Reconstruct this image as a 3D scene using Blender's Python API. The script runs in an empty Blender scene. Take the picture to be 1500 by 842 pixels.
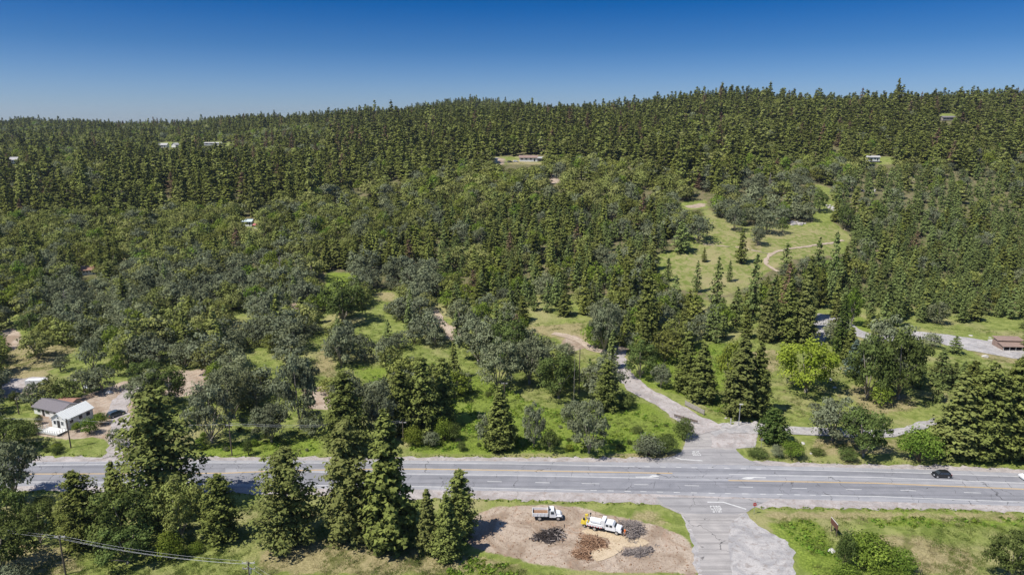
import bpy, bmesh, math, random
import numpy as np
from mathutils import Vector, Matrix

# ------------------------------------------------------------ camera, sky, sun
R = math.radians
scene = bpy.context.scene
COL = scene.collection
CAMH, PITCH, F0, CX, CY = 80.0, R(13.5), 1000.0, 750.0, 421.0
cam_d = bpy.data.cameras.new("camera")
cam = bpy.data.objects.new("camera", cam_d)
COL.objects.link(cam)
cam.location = (0, 0, CAMH)
cam.rotation_euler = (R(90) - PITCH, 0, 0)
cam_d.sensor_width = 36
cam_d.lens = 24
cam_d.clip_start = 0.5
cam_d.clip_end = 20000
scene.camera = cam

SUN_EL = R(57)
SHADOW_DIR = Vector((0.88, 0.47, 0)).normalized()       # the way shadows fall on the ground
world = bpy.data.worlds.new("World")
scene.world = world
world.use_nodes = True
wn, wl = world.node_tree.nodes, world.node_tree.links
bg = wn["Background"]
sky = wn.new("ShaderNodeTexSky")
sky.sky_type = 'NISHITA'
sky.sun_disc = False
sky.sun_elevation = SUN_EL
sky.sun_rotation = math.atan2(-SHADOW_DIR.x, -SHADOW_DIR.y)
sky.altitude = 900
sky.air_density = 1.0
sky.dust_density = 0.6
sky.ozone_density = 3.0
# the photograph's polarised, deep blue sky: one smooth elevation filter over the whole dome
tc = wn.new("ShaderNodeTexCoord")
sx = wn.new("ShaderNodeSeparateXYZ")
rp = wn.new("ShaderNodeValToRGB")
mu = wn.new("ShaderNodeMix"); mu.data_type = 'RGBA'; mu.blend_type = 'MULTIPLY'
mu.inputs[0].default_value = 1.0
wl.new(tc.outputs['Generated'], sx.inputs[0])
wl.new(sx.outputs['Z'], rp.inputs[0])
cr = rp.color_ramp
cr.elements[0].position = 0.0; cr.elements[0].color = (0.45, 0.55, 0.79, 1)
cr.elements[1].position = 0.20; cr.elements[1].color = (0.0, 0.17, 0.45, 1)
for p, c in ((0.05, (0.31, 0.44, 0.69, 1)), (0.10, (0.13, 0.31, 0.57, 1)), (0.155, (0.01, 0.22, 0.51, 1))):
    e = cr.elements.new(p); e.color = c
e = cr.elements.new(0.5); e.color = (0.6, 0.7, 0.85, 1)
wl.new(sky.outputs[0], mu.inputs[6])
wl.new(rp.outputs[0], mu.inputs[7])
wl.new(mu.outputs[2], bg.inputs[0])
bg.inputs[1].default_value = 0.12

sun_d = bpy.data.lights.new("sun", 'SUN')
sun_d.energy = 5.0
sun_d.angle = R(0.5)
sun_d.color = (1.0, 0.95, 0.87)
sun = bpy.data.objects.new("sun", sun_d)
COL.objects.link(sun)
sd = Vector((SHADOW_DIR.x * math.cos(SUN_EL), SHADOW_DIR.y * math.cos(SUN_EL), -math.sin(SUN_EL)))
sun.rotation_euler = sd.to_track_quat('-Z', 'Y').to_euler()
sun.location = (-60, -40, 200)
scene.view_settings.view_transform = 'Standard'
scene.view_settings.look = 'None'
scene.view_settings.exposure = 0.2
scene.view_settings.gamma = 1.0
scene.cycles.max_bounces = 5
scene.cycles.diffuse_bounces = 2
scene.cycles.glossy_bounces = 2
scene.cycles.transmission_bounces = 3
scene.cycles.volume_bounces = 0

rng = np.random.default_rng(7)
random.seed(7)
cp, sp_ = math.cos(PITCH), math.sin(PITCH)

# ------------------------------------------------------------ surveying helpers
def proj(X, Y, Z):
    dep = Y * cp + (CAMH - Z) * sp_
    return CX + F0 * X / dep, CY + F0 * ((CAMH - Z) * cp - Y * sp_) / dep

def zrow(py, Y):
    t = (py - CY) / F0
    return CAMH - Y * math.tan(PITCH + math.atan(t))

# terrain heights surveyed along seven bearings: image rows of the ground at each distance
YS = [165, 200, 250, 300, 350, 420, 500, 600, 750, 900, 1100, 1400, 1900, 2600, 4500]
PXC = [-400, 0, 375, 750, 1125, 1500, 1900]
TAB = [
    [649, 567, 490, 430, 382, 330, 288, 257, 234, 224, 210, 192, 190, 186, 184],
    [649, 567, 490, 430, 382, 330, 288, 257, 234, 224, 210, 192, 190, 186, 184],
    [649, 568, 488, 426, 376, 322, 278, 250, 227, 214, 199, 184, 188, 186, 184],
    [649, 569, 488, 424, 370, 312, 268, 238, 206, 184, 172, 176, 162, 180, 183],
    [649, 568, 489, 432, 375, 315, 262, 226, 190, 171, 163, 172, 183, 184, 183],
    [649, 567, 494, 452, 400, 340, 290, 242, 196, 166, 150, 160, 178, 184, 183],
    [649, 567, 494, 452, 400, 340, 290, 242, 190, 160, 143, 155, 175, 184, 183],
]
NC, NL = 161, 260
CG = np.linspace(-1.6, 1.6, NC)
LG = np.linspace(math.log(150), math.log(5000), NL)
ztab = np.array([[zrow(TAB[j][i], YS[i]) for i in range(len(YS))] for j in range(len(PXC))])
ztab[:, 0] = 0; ztab[:, 1] = np.clip(ztab[:, 1], 0, 1)
cc = (np.array(PXC) - 750) / 1000 * 1.0
a1 = np.array([np.interp(LG, np.log(YS), ztab[j]) for j in range(len(PXC))])
G = np.array([np.interp(CG, cc, a1[:, k]) for k in range(NL)])          # NL x NC
def blur(A, n, ax):
    for _ in range(n):
        P = np.pad(A, [(1, 1) if a == ax else (0, 0) for a in range(2)], mode='edge')
        A = (P[:-2] + 2 * P[1:-1] + P[2:]) / 4 if ax == 0 else (P[:, :-2] + 2 * P[:, 1:-1] + P[:, 2:]) / 4
    return A
G = blur(blur(G, 14, 0), 60, 1)
_c, _y = np.meshgrid(CG, np.exp(LG))
G += 20 * np.exp(-(((_c + .055) * 1.0 / .075) ** 2) - ((_y - 1850) / 330) ** 2)          # the far rounded hill left of centre
G += 12 * np.exp(-((_c - .30) / .12) ** 2 - ((_y - 1150) / 200) ** 2) - 10 * np.exp(-((_c - .13) / .08) ** 2 - ((_y - 1050) / 220) ** 2)

def sstep(a, b, x):
    t = np.clip((x - a) / (b - a), 0, 1)
    return t * t * (3 - 2 * t)

def elev(X, Y):
    X = np.asarray(X, float); Y = np.asarray(Y, float)
    Yc = np.clip(Y, 151, 4999)
    c = np.clip(X / Yc, -1.599, 1.599)
    fi = (np.log(Yc) - LG[0]) / (LG[1] - LG[0]); fj = (c - CG[0]) / (CG[1] - CG[0])
    i = np.clip(fi.astype(int), 0, NL - 2); j = np.clip(fj.astype(int), 0, NC - 2)
    u = fi - i; v = fj - j
    z = (G[i, j] * (1 - u) * (1 - v) + G[i + 1, j] * u * (1 - v) + G[i, j + 1] * (1 - u) * v + G[i + 1, j + 1] * u * v)
    k = sstep(165, 195, Y)
    amp = 2.0 * sstep(260, 420, Y) + 4.5 * sstep(480, 800, Y) + 5 * sstep(1000, 2000, Y)
    n = np.sin(X / 41 + 1.3) * np.sin(Y / 33 + .4) + .6 * np.sin(X / 19 + Y / 27) + .25 * np.sin(X / 11 - Y / 14 + 2) + .9 * np.sin(X / 88 + 2.1 + Y / 130) * sstep(450, 800, Y)
    return z * k + amp * n * .5 + .25 * sstep(185, 240, Y) * np.sin(X / 7) * np.sin(Y / 9 + 1)

MY = np.concatenate([np.arange(70, 300, .5), np.arange(300, 1200, 2), np.arange(1200, 4500, 10)])
def P(px, py):
    """world point of the ground seen at this place of the photograph"""
    a = (px - CX) / F0; b = (py - CY) / F0
    dy = cp - b * sp_; dz = -sp_ - b * cp
    X = MY * a / dy; Zr = CAMH + MY * dz / dy
    E = elev(X, MY)
    below = np.nonzero(Zr < E)[0]
    if len(below) == 0: k = len(MY) - 1
    else: k = below[0]
    if k > 0 and len(below):
        d0 = Zr[k - 1] - E[k - 1]; d1 = Zr[k] - E[k]
        t = d0 / (d0 - d1 + 1e-9)
        Y = MY[k - 1] + t * (MY[k] - MY[k - 1])
    else: Y = MY[k]
    X = Y * a / dy
    return Vector((X, Y, float(elev(X, Y))))

def PF(px, py, z=0.0):
    """the same on level ground at height z"""
    a = (px - CX) / F0; b = (py - CY) / F0
    dy = cp - b * sp_; dz = -sp_ - b * cp
    t = (z - CAMH) / dz
    return Vector((a * t, dy * t, z))

def inpoly(px, py, poly):
    px = np.asarray(px); py = np.asarray(py)
    r = np.zeros(px.shape, bool)
    n = len(poly)
    for i in range(n):
        x0, y0 = poly[i]; x1, y1 = poly[(i + 1) % n]
        if y0 == y1: continue
        c = ((y0 > py) != (y1 > py)) & (px < (x1 - x0) * (py - y0) / (y1 - y0) + x0)
        r ^= c
    return r

# ------------------------------------------------------------ scene helpers
def tag(o, label=None, cat=None, group=None, kind=None):
    if label: o["label"] = label
    if cat: o["category"] = cat
    if group: o["group"] = group
    if kind: o["kind"] = kind
    return o

def empty(name, loc, rz=0.0, label=None, cat=None, group=None):
    o = bpy.data.objects.new(name, None)
    o.empty_display_size = 0.5
    o.location = loc; o.rotation_euler = (0, 0, rz)
    COL.objects.link(o)
    return tag(o, label, cat, group)

class MB:
    def __init__(s): s.v = []; s.f = []; s.m = []
    def add(s, vs, fs, mi=0):
        b = len(s.v); s.v += [tuple(v) for v in vs]
        s.f += [tuple(b + i for i in f) for f in fs]; s.m += [mi] * len(fs); return s
    def box(s, c, d, rz=0, ry=0, mi=0, taper=1.0):
        M = Matrix.Translation(Vector(c)) @ Matrix.Rotation(rz, 4, 'Z') @ Matrix.Rotation(ry, 4, 'Y')
        vs = []
        for z in (-.5, .5):
            k = 1 if z < 0 else taper
            for x, y in ((-.5, -.5), (.5, -.5), (.5, .5), (-.5, .5)):
                vs.append(M @ Vector((x * d[0] * k, y * d[1] * k, z * d[2])))
        return s.add(vs, [(3, 2, 1, 0), (4, 5, 6, 7), (0, 1, 5, 4), (1, 2, 6, 5), (2, 3, 7, 6), (3, 0, 4, 7)], mi)
    def tube(s, pts, rs, n=8, mi=0, cap=True):
        pts = [Vector(p) for p in pts]; rings = []
        if not isinstance(rs, (list, tuple)): rs = [rs] * len(pts)
        vs = []
        for i, p in enumerate(pts):
            t = (pts[min(i + 1, len(pts) - 1)] - pts[max(i - 1, 0)]).normalized()
            a = t.cross(Vector((0, 0, 1)) if abs(t.z) < .9 else Vector((1, 0, 0))).normalized(); b = t.cross(a)
            for k in range(n):
                an = 2 * math.pi * k / n
                vs.append(p + (a * math.cos(an) + b * math.sin(an)) * rs[i])
        fs = []
        for i in range(len(pts) - 1):
            for k in range(n):
                k2 = (k + 1) % n
                fs.append((i * n + k, i * n + k2, (i + 1) * n + k2, (i + 1) * n + k))
        if cap:
            fs.append(tuple(range(n))[::-1]); fs.append(tuple((len(pts) - 1) * n + k for k in range(n)))
        return s.add(vs, fs, mi)
    def prism(s, prof, y0, y1, mi=0, inset=None):
        """profile in XZ swept along Y; inset = (dz threshold) narrows the upper part"""
        n = len(prof); vs = []
        for y in (y0, y1):
            for x, z in prof:
                yy = y
                if inset and z > inset[0]: yy = y * inset[1]
                vs.append((x, yy, z))
        fs = [tuple(range(n)), tuple(range(2 * n - 1, n - 1, -1))]
        for i in range(n):
            j = (i + 1) % n
            fs.append((i, i + n, j + n, j))
        return s.add(vs, fs, mi)
    def build(s, name, mats, parent=None, smooth=False):
        me = bpy.data.meshes.new(name)
        me.from_pydata(s.v, [], s.f)
        if not isinstance(mats, (list, tuple)): mats = [mats]
        for m in mats: me.materials.append(m)
        if len(mats) > 1: me.polygons.foreach_set('material_index', s.m)
        if smooth: me.polygons.foreach_set('use_smooth', [True] * len(me.polygons))
        bm = bmesh.new(); bm.from_mesh(me)
        bmesh.ops.recalc_face_normals(bm, faces=bm.faces); bm.to_mesh(me); bm.free()
        me.update()
        o = bpy.data.objects.new(name, me)
        COL.objects.link(o)
        if parent: o.parent = parent
        return o

# ------------------------------------------------------------ materials
def mat(name, col, rough=.7, metal=0., noise=None, spec=None, bump=None):
    """plain paint / wood / stone with a little procedural mottling; noise=(scale, amount)"""
    m = bpy.data.materials.new(name); m.use_nodes = True
    nt = m.node_tree; b = nt.nodes["Principled BSDF"]
    b.inputs['Roughness'].default_value = rough; b.inputs['Metallic'].default_value = metal
    if spec is not None: b.inputs['Specular IOR Level'].default_value = spec
    sc, am = noise or (3.0, .12)
    t = nt.nodes.new("ShaderNodeTexNoise"); t.inputs['Scale'].default_value = sc; t.inputs['Detail'].default_value = 4
    g = nt.nodes.new("ShaderNodeNewGeometry"); nt.links.new(g.outputs['Position'], t.inputs['Vector'])
    mx = nt.nodes.new("ShaderNodeMix"); mx.data_type = 'RGBA'
    nt.links.new(t.outputs['Fac'], mx.inputs[0])
    mx.inputs[6].default_value = (*[c * (1 - am * 1.6) for c in col], 1)
    mx.inputs[7].default_value = (*[min(1, c * (1 + am * 1.6)) for c in col], 1)
    nt.links.new(mx.outputs[2], b.inputs['Base Color'])
    if bump:
        bu = nt.nodes.new("ShaderNodeBump"); bu.inputs['Strength'].default_value = bump; bu.inputs['Distance'].default_value = .1
        nt.links.new(t.outputs['Fac'], bu.inputs['Height']); nt.links.new(bu.outputs[0], b.inputs['Normal'])
    return m

def leaf_mat(name, ca, cb, hv=.04, vv=.25, cc_=None, trans=.25):
    """foliage: two leaf colours mixed per spray (vertex attribute), every tree a little different"""
    m = bpy.data.materials.new(name); m.use_nodes = True
    nt = m.node_tree; nt.nodes.clear()
    N, L = nt.nodes.new, nt.links.new
    out = N("ShaderNodeOutputMaterial"); at = N("ShaderNodeAttribute"); at.attribute_name = 'tint'
    oi = N("ShaderNodeObjectInfo")
    mx = N("ShaderNodeMix"); mx.data_type = 'RGBA'
    mx.inputs[6].default_value = (*ca, 1); mx.inputs[7].default_value = (*cb, 1)
    L(at.outputs['Fac'], mx.inputs[0])
    src = mx.outputs[2]
    if cc_:
        pw = N("ShaderNodeMath"); pw.operation = 'POWER'; pw.inputs[1].default_value = 2.2; L(oi.outputs['Random'], pw.inputs[0])
        m2 = N("ShaderNodeMix"); m2.data_type = 'RGBA'; m2.inputs[7].default_value = (*cc_, 1)
        sc = N("ShaderNodeMath"); sc.operation = 'MULTIPLY'; sc.inputs[1].default_value = .8; L(pw.outputs[0], sc.inputs[0])
        L(sc.outputs[0], m2.inputs[0]); L(src, m2.inputs[6]); src = m2.outputs[2]
    hs = N("ShaderNodeHueSaturation")
    mr = N("ShaderNodeMapRange"); mr.inputs[3].default_value = .5 - hv; mr.inputs[4].default_value = .5 + hv
    L(oi.outputs['Random'], mr.inputs[0]); L(mr.outputs[0], hs.inputs['Hue'])
    fr = N("ShaderNodeMath"); fr.operation = 'MULTIPLY'; fr.inputs[1].default_value = 7.31
    f2 = N("ShaderNodeMath"); f2.operation = 'FRACT'
    L(oi.outputs['Random'], fr.inputs[0]); L(fr.outputs[0], f2.inputs[0])
    mv = N("ShaderNodeMapRange"); mv.inputs[3].default_value = 1 - vv; mv.inputs[4].default_value = 1 + vv
    L(f2.outputs[0], mv.inputs[0]); L(mv.outputs[0], hs.inputs['Value'])
    L(src, hs.inputs['Color'])
    d = N("ShaderNodeBsdfDiffuse"); L(hs.outputs[0], d.inputs[0])
    t = N("ShaderNodeBsdfTranslucent"); L(hs.outputs[0], t.inputs[0])
    ms = N("ShaderNodeMixShader"); ms.inputs[0].default_value = trans
    L(d.outputs[0], ms.inputs[1]); L(t.outputs[0], ms.inputs[2]); L(ms.outputs[0], out.inputs[0])
    return m

M = {}
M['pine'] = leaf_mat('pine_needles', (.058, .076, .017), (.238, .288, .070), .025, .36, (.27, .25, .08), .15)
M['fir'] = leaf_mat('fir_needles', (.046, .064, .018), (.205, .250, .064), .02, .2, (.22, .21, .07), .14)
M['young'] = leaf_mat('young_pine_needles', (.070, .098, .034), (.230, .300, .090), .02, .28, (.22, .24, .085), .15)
M['grey'] = leaf_mat('blue_oak_leaves', (.090, .102, .062), (.240, .282, .165), .02, .24, (.24, .24, .12), .15)
M['olive'] = leaf_mat('live_oak_leaves', (.085, .108, .026), (.270, .325, .085), .03, .30, (.30, .26, .10), .15)
M['bright'] = leaf_mat('fresh_leaves', (.085, .130, .020), (.280, .360, .060), .02, .15)
M['lime'] = leaf_mat('lime_maple_leaves', (.14, .20, .02), (.34, .42, .06), .01, .1)
M['green'] = leaf_mat('dark_shrub_leaves', (.052, .072, .020), (.175, .225, .065), .012, .2, None, .15)
M['blue'] = leaf_mat('blue_spruce_needles', (.075, .11, .085), (.16, .21, .17), .01, .1)
M['cypress'] = leaf_mat('cypress_leaves', (.045, .085, .022), (.13, .175, .045), .01, .1)
M['rusty'] = leaf_mat('browned_needles', (.14, .09, .055), (.27, .19, .12), .01, .2)
M['dead'] = mat('bare_grey_twigs', (.34, .30, .27), .9)
M['bark'] = mat('brown_bark', (.13, .095, .07), .9, noise=(2.5, .3), bump=.4)
M['palebark'] = mat('pale_oak_bark', (.32, .28, .23), .9, noise=(2.5, .3), bump=.4)
# ------------------------------------------------------------ the ground and its zones (traced outlines)
def rel(x0, y0, s, pts): return [(x0 + x * s, y0 + y * s) for x, y in pts]
LOT = [(757, 740), (790, 737), (850, 742), (900, 755), (960, 768), (1000, 782), (1014, 796), (1022, 815), (1027, 842), (960, 838), (900, 838), (850, 835), (780, 825),
       (745, 815), (715, 808), (690, 800), (672, 790), (688, 765), (700, 750), (725, 742)]
DIRT = [LOT,
        [(105, 590), (125, 577), (155, 568), (190, 555), (200, 570), (205, 600), (180, 660), (165, 650), (150, 640), (100, 644), (55, 638), (48, 625), (60, 600)],
        [(225, 545), (310, 540), (318, 556), (285, 580), (240, 582), (228, 565)],
        [(0, 483), (22, 480), (34, 492), (25, 512), (0, 512)],
        [(0, 565), (40, 562), (52, 575), (30, 582), (0, 583)],
        [(626, 448), (640, 450), (648, 470), (690, 488), (700, 500), (660, 500), (636, 478)],
        [(832, 488), (850, 492), (865, 508), (850, 512), (830, 520), (820, 505)],
        [(792, 264), (812, 252), (822, 264), (812, 272)], [(806, 254), (820, 253), (824, 264), (812, 268)], [(838, 262), (858, 266), (868, 272), (848, 272)],
        [(1000, 302), (1034, 296), (1036, 303), (1010, 306)],
        [(1330, 258), (1340, 255), (1342, 270), (1336, 276)],
        [(680, 225), (740, 232), (740, 242), (690, 243)],
        [(150, 640), (168, 632), (196, 650), (200, 672), (160, 673), (168, 660)],
        [(395, 455), (440, 440), (440, 462), (400, 470)], [(440, 570), (480, 565), (490, 600), (450, 600)],
        ]
DRY = [[(0, 500), (40, 505), (120, 505), (60, 560), (0, 560)],
       [(370, 842), (380, 800), (480, 785), (600, 800), (720, 815), (830, 842)],
       [(0, 842), (0, 790), (100, 800), (130, 830), (200, 842)],
       [(545, 425), (585, 428), (580, 446), (548, 442)],
       [(740, 232), (800, 236), (800, 250), (740, 250)],
       [(1000, 655), (1000, 672), (930, 674), (600, 672), (600, 664), (850, 668)],
       [(1100, 745), (1500, 750), (1500, 765), (1120, 762)],
       [(1240, 790), (1320, 780), (1420, 800), (1440, 842), (1330, 842)],
       [(900, 745), (960, 745), (1000, 775), (930, 765)],
       [(1090, 515), (1150, 510), (1140, 550), (1110, 545)], [(1240, 560), (1330, 575), (1350, 600), (1260, 610)],
       [(1080, 350), (1120, 345), (1120, 372), (1080, 370)],
       [(1400, 505), (1440, 500), (1500, 520), (1500, 535), (1450, 530)],
       [(1180, 640), (1240, 640), (1320, 640), (1320, 665), (1200, 668)],
       [(150, 170), (290, 178), (290, 190), (150, 186)], [(480, 480), (500, 560), (450, 545)], [(760, 480), (860, 470), (865, 500), (820, 500)],
       [(395, 735), (470, 745), (470, 765), (390, 760)]]
LUSH = [[(600, 650), (640, 600), (700, 590), (800, 600), (880, 590), (950, 590), (1000, 625), (1003, 650), (985, 668), (900, 665), (600, 664)],
        [(1000, 510), (1060, 500), (1080, 600), (1050, 605), (1000, 580), (920, 560), (960, 520)],
        [(300, 650), (470, 640), (470, 668), (290, 668)],
        [(505, 530), (550, 540), (640, 530), (720, 560), (800, 600), (600, 620)],
        [(475, 398), (520, 400), (500, 440), (470, 480)],
        [(1110, 765), (1200, 760), (1240, 842), (1170, 842), (1165, 805)],
        [(1240, 745), (1500, 752), (1500, 770), (1280, 770)],
        [(640, 842), (690, 805), (720, 815), (840, 842)],
        [(940, 750), (985, 755), (1000, 770), (950, 765)], [(700, 735), (757, 738), (700, 748)],
        [(1240, 455), (1300, 480), (1260, 490)], [(1375, 678), (1500, 684), (1500, 676), (1380, 668)]]
CLEAR = [  # open ground: no wild tree may stand in it or hide it
    [(0, 465), (30, 462), (36, 500), (120, 508), (132, 520), (130, 548), (105, 560), (0, 562)],
    [(0, 545), (60, 545), (185, 560), (200, 600), (192, 672), (0, 672)],
    [(225, 548), (305, 543), (312, 556), (285, 578), (240, 580), (228, 565)],
    [(160, 520), (185, 520), (195, 555), (180, 560)],
    [(475, 398), (520, 400), (500, 440), (478, 432)], [(437, 490), (478, 478), (490, 530), (465, 570), (445, 545)],
    [(505, 470), (545, 470), (560, 520), (545, 560), (508, 548)], [(545, 425), (585, 425), (580, 445), (548, 442)],
    [(590, 508), (628, 505), (640, 520), (600, 522)], [(675, 530), (720, 545), (780, 575), (800, 600), (770, 618), (700, 605), (680, 570)],
    [(335, 602), (400, 612), (470, 640), (470, 668), (295, 668), (310, 645)], [(400, 530), (412, 530), (412, 600), (396, 600)],
    [(600, 650), (640, 602), (800, 600), (1005, 600), (1003, 668), (600, 668)],
    [(632, 452), (645, 452), (655, 478), (690, 490), (665, 498), (640, 478)], [(765, 468), (850, 462), (870, 505), (850, 545), (830, 540), (832, 500), (770, 480)],
    [(960, 375), (1000, 362), (1035, 303), (1060, 322), (1085, 333), (1150, 330), (1220, 325), (1245, 345), (1238, 372), (1160, 380), (1125, 398), (1092, 420), (1062, 432), (985, 422), (965, 400)],
    [(1192, 268), (1222, 278), (1225, 322), (1192, 328)],
    [(895, 510), (920, 510), (925, 560), (1000, 515), (1100, 503), (1190, 503), (1240, 508), (1300, 560), (1345, 580), (1372, 568), (1365, 625), (1500, 660), (1500, 690), (1000, 668), (960, 605), (905, 560)],
    [(1190, 460), (1218, 460), (1225, 500), (1190, 505)], [(1235, 462), (1262, 452), (1290, 484), (1350, 476), (1500, 470), (1500, 560), (1440, 532), (1385, 522), (1290, 500)],
    [(720, 230), (800, 230), (800, 241), (720, 241)], [(229, 209), (266, 209), (266, 216), (229, 216)], [(806, 256), (820, 256), (818, 268), (808, 268)], [(842, 264), (864, 268), (860, 273), (844, 271)],
    [(350, 322), (382, 322), (386, 340), (350, 334)], [(122, 386), (142, 386), (142, 402), (122, 402)],
    [(1378, 166), (1400, 166), (1400, 177), (1378, 177)], [(1268, 229), (1312, 230), (1312, 242), (1268, 240)], [(1482, 223), (1500, 223), (1500, 232), (1482, 232)],
    [(15, 233), (30, 233), (30, 244), (15, 244)], [(1329, 256), (1341, 254), (1342, 274), (1335, 276)],
    [(295, 207), (345, 209), (345, 215), (295, 213)], [(985, 298), (1035, 292), (1037, 305), (1000, 308)],
]
FLATPAVE = [(-400, 664), (960, 664), (1003, 640), (1000, 625), (1170, 622), (1100, 655), (1400, 672), (2000, 700), (2000, 760), (1400, 748), (1100, 750), (1170, 810),
            (1165, 860), (1000, 860), (1000, 775), (600, 735), (-400, 722)]

Ya = np.concatenate([np.arange(-160, 60, 20), np.arange(60, 100, 4), np.arange(100, 262, .7)])
yl = [262.0]
while yl[-1] < 6500: yl.append(yl[-1] + .7 * (yl[-1] / 262) ** 1.75)
Ya = np.concatenate([Ya, yl]); NR = len(Ya); NCg = 520
cs = np.linspace(-1.25, 1.25, NCg)
GX = cs[None, :] * np.maximum(Ya, 140)[:, None]; GY = np.repeat(Ya[:, None], NCg, 1)
GZ = elev(GX, GY)
gpx, gpy = proj(GX, np.maximum(GY, 40), GZ)
def mask(polys, n=1):
    A = np.zeros(GX.shape)
    for p in polys: A = np.maximum(A, inpoly(gpx, gpy, p) * 1.0)
    A[GY < 60] = 0
    return blur(blur(A, n, 0), n, 1)
zd, zy, zl, zc = mask(DIRT, 3), mask(DRY, 12), mask(LUSH, 10), mask(CLEAR, 3)
zy = np.maximum(zy, .58 * mask([[(960, 375), (1000, 362), (1035, 303), (1085, 333), (1240, 325), (1238, 372), (1120, 420), (1060, 440), (965, 425)]], 8))
zy = np.maximum(zy, .40 * mask([[(1090, 500), (1240, 505), (1370, 570), (1360, 625), (1120, 625), (1100, 560)], [(440, 490), (540, 470), (560, 560), (450, 570)]], 8))
DRIVES = [([(1042, 632), (1012, 615), (985, 597), (960, 583), (940, 572), (922, 558), (912, 545), (906, 530), (905, 515), (915, 505)], 5.2), ([(1112, 628), (1150, 630), (1200, 632), (1260, 635), (1300, 634), (1330, 629), (1360, 619), (1385, 610)], 4.4),
          ([(1195, 506), (1199, 492), (1204, 478), (1208, 468), (1218, 462), (1250, 485), (1290, 496), (1340, 492), (1375, 495), (1400, 500), (1440, 507), (1480, 515), (1560, 530)], 9.5), ([(-60, 575), (0, 568), (25, 565), (50, 560), (70, 556)], 9),
          ([(170, 668), (175, 650), (178, 620), (172, 600), (180, 585), (195, 570), (210, 560)], 4), ([(700, 500), (680, 494), (658, 486), (645, 470), (636, 455)], 3), ([(930, 505), (900, 515), (870, 512), (850, 500), (830, 492), (810, 488)], 3.2),
          ([(1235, 352), (1190, 360), (1160, 364), (1140, 368), (1127, 375), (1122, 386), (1140, 398)], 2.6)]
drv = np.zeros(GX.shape)
for pts_, w_ in DRIVES:
    q_ = [P(*p) for p in pts_]
    for a_, b_ in zip(q_[:-1], q_[1:]):
        n_ = max(2, int((b_ - a_).length / 2))
        for k_ in range(n_):
            v_ = a_.lerp(b_, k_ / n_); i0, i1 = np.searchsorted(Ya, (v_.y - w_ - 3, v_.y + w_ + 3))
            dd = np.hypot(GX[i0:i1] - v_.x, GY[i0:i1] - v_.y); drv[i0:i1] = np.maximum(drv[i0:i1], np.clip(1 - (dd - w_) / 2.5, 0, 1))
pave = np.maximum(mask([FLATPAVE, LOT], 6), drv)
duff = sstep(250, 330, GY) * (1 - zc) * (1 - sstep(700, 1200, GY) * .5)
nz = sum(np.sin(GX * a + p) * np.sin(GY * b + q) for a, b, p, q in ((1.1, .9, 0, 1), (.53, .71, 2, 3), (.31, .27, 1, 5), (2.1, 1.7, 4, 0)))
GZ = GZ + (1 - np.clip(pave * 1.6, 0, 1)) * (.08 + .09 * nz) * sstep(2600, 200, GY) - .03

idx = np.arange(NR * NCg).reshape(NR, NCg)
quads = np.stack([idx[:-1, :-1], idx[:-1, 1:], idx[1:, 1:], idx[1:, :-1]], -1).reshape(-1, 4)
def mesh_np(name, V, Q, k=4):
    me = bpy.data.meshes.new(name)
    me.vertices.add(len(V)); me.vertices.foreach_set('co', np.ascontiguousarray(V, np.float32).ravel())
    me.loops.add(len(Q) * k); me.loops.foreach_set('vertex_index', np.ascontiguousarray(Q, np.int32).ravel())
    me.polygons.add(len(Q)); me.polygons.foreach_set('loop_start', np.arange(len(Q), dtype=np.int32) * k)
    me.update(calc_edges=True)
    return me
me = mesh_np('ground', np.stack([GX, GY, GZ], -1).reshape(-1, 3), quads)
me.polygons.foreach_set('use_smooth', np.ones(len(quads), bool))
for nm, A in (('dirt', zd), ('dry', zy), ('lush', zl), ('duff', duff)):
    at = me.attributes.new(nm, 'FLOAT', 'POINT'); at.data.foreach_set('value', A.astype(np.float32).ravel())
ground = bpy.data.objects.new('ground', me); COL.objects.link(ground)
tag(ground, 'rolling ground of green and dry grass with bare earth patches', kind='structure')

def noise_node(nt, scale, detail=4, rough=.6, vec=None, dist=0):
    t = nt.nodes.new("ShaderNodeTexNoise"); t.inputs['Scale'].default_value = scale
    t.inputs['Detail'].default_value = detail; t.inputs['Roughness'].default_value = rough; t.inputs['Distortion'].default_value = dist
    if vec is not None: nt.links.new(vec, t.inputs['Vector'])
    return t.outputs['Fac']
def mathn(nt, op, a, b=None, c=None, clamp=False):
    n = nt.nodes.new("ShaderNodeMath"); n.operation = op; n.use_clamp = clamp
    for i, v in enumerate((a, b, c)):
        if v is None: continue
        if isinstance(v, (int, float)): n.inputs[i].default_value = v
        else: nt.links.new(v, n.inputs[i])
    return n.outputs[0]
def rng_node(nt, v, a, b, c=0., d=1.):
    n = nt.nodes.new("ShaderNodeMapRange"); n.interpolation_type = 'SMOOTHSTEP'
    for i, x in enumerate((a, b, c, d)): n.inputs[i + 1].default_value = x
    nt.links.new(v, n.inputs[0]); return n.outputs[0]
def mixc(nt, f, a, b):
    n = nt.nodes.new("ShaderNodeMix"); n.data_type = 'RGBA'
    if isinstance(f, float): n.inputs[0].default_value = f
    else: nt.links.new(f, n.inputs[0])
    for i, v in ((6, a), (7, b)):
        if isinstance(v, tuple): n.inputs[i].default_value = (*v, 1)
        else: nt.links.new(v, n.inputs[i])
    return n.outputs[2]
def base_mat(name, rough=.9):
    m = bpy.data.materials.new(name); m.use_nodes = True; nt = m.node_tree
    b = nt.nodes["Principled BSDF"]; b.inputs['Roughness'].default_value = rough; b.inputs['Specular IOR Level'].default_value = .15
    g = nt.nodes.new("ShaderNodeNewGeometry")
    return m, nt, b, g.outputs['Position']
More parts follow.
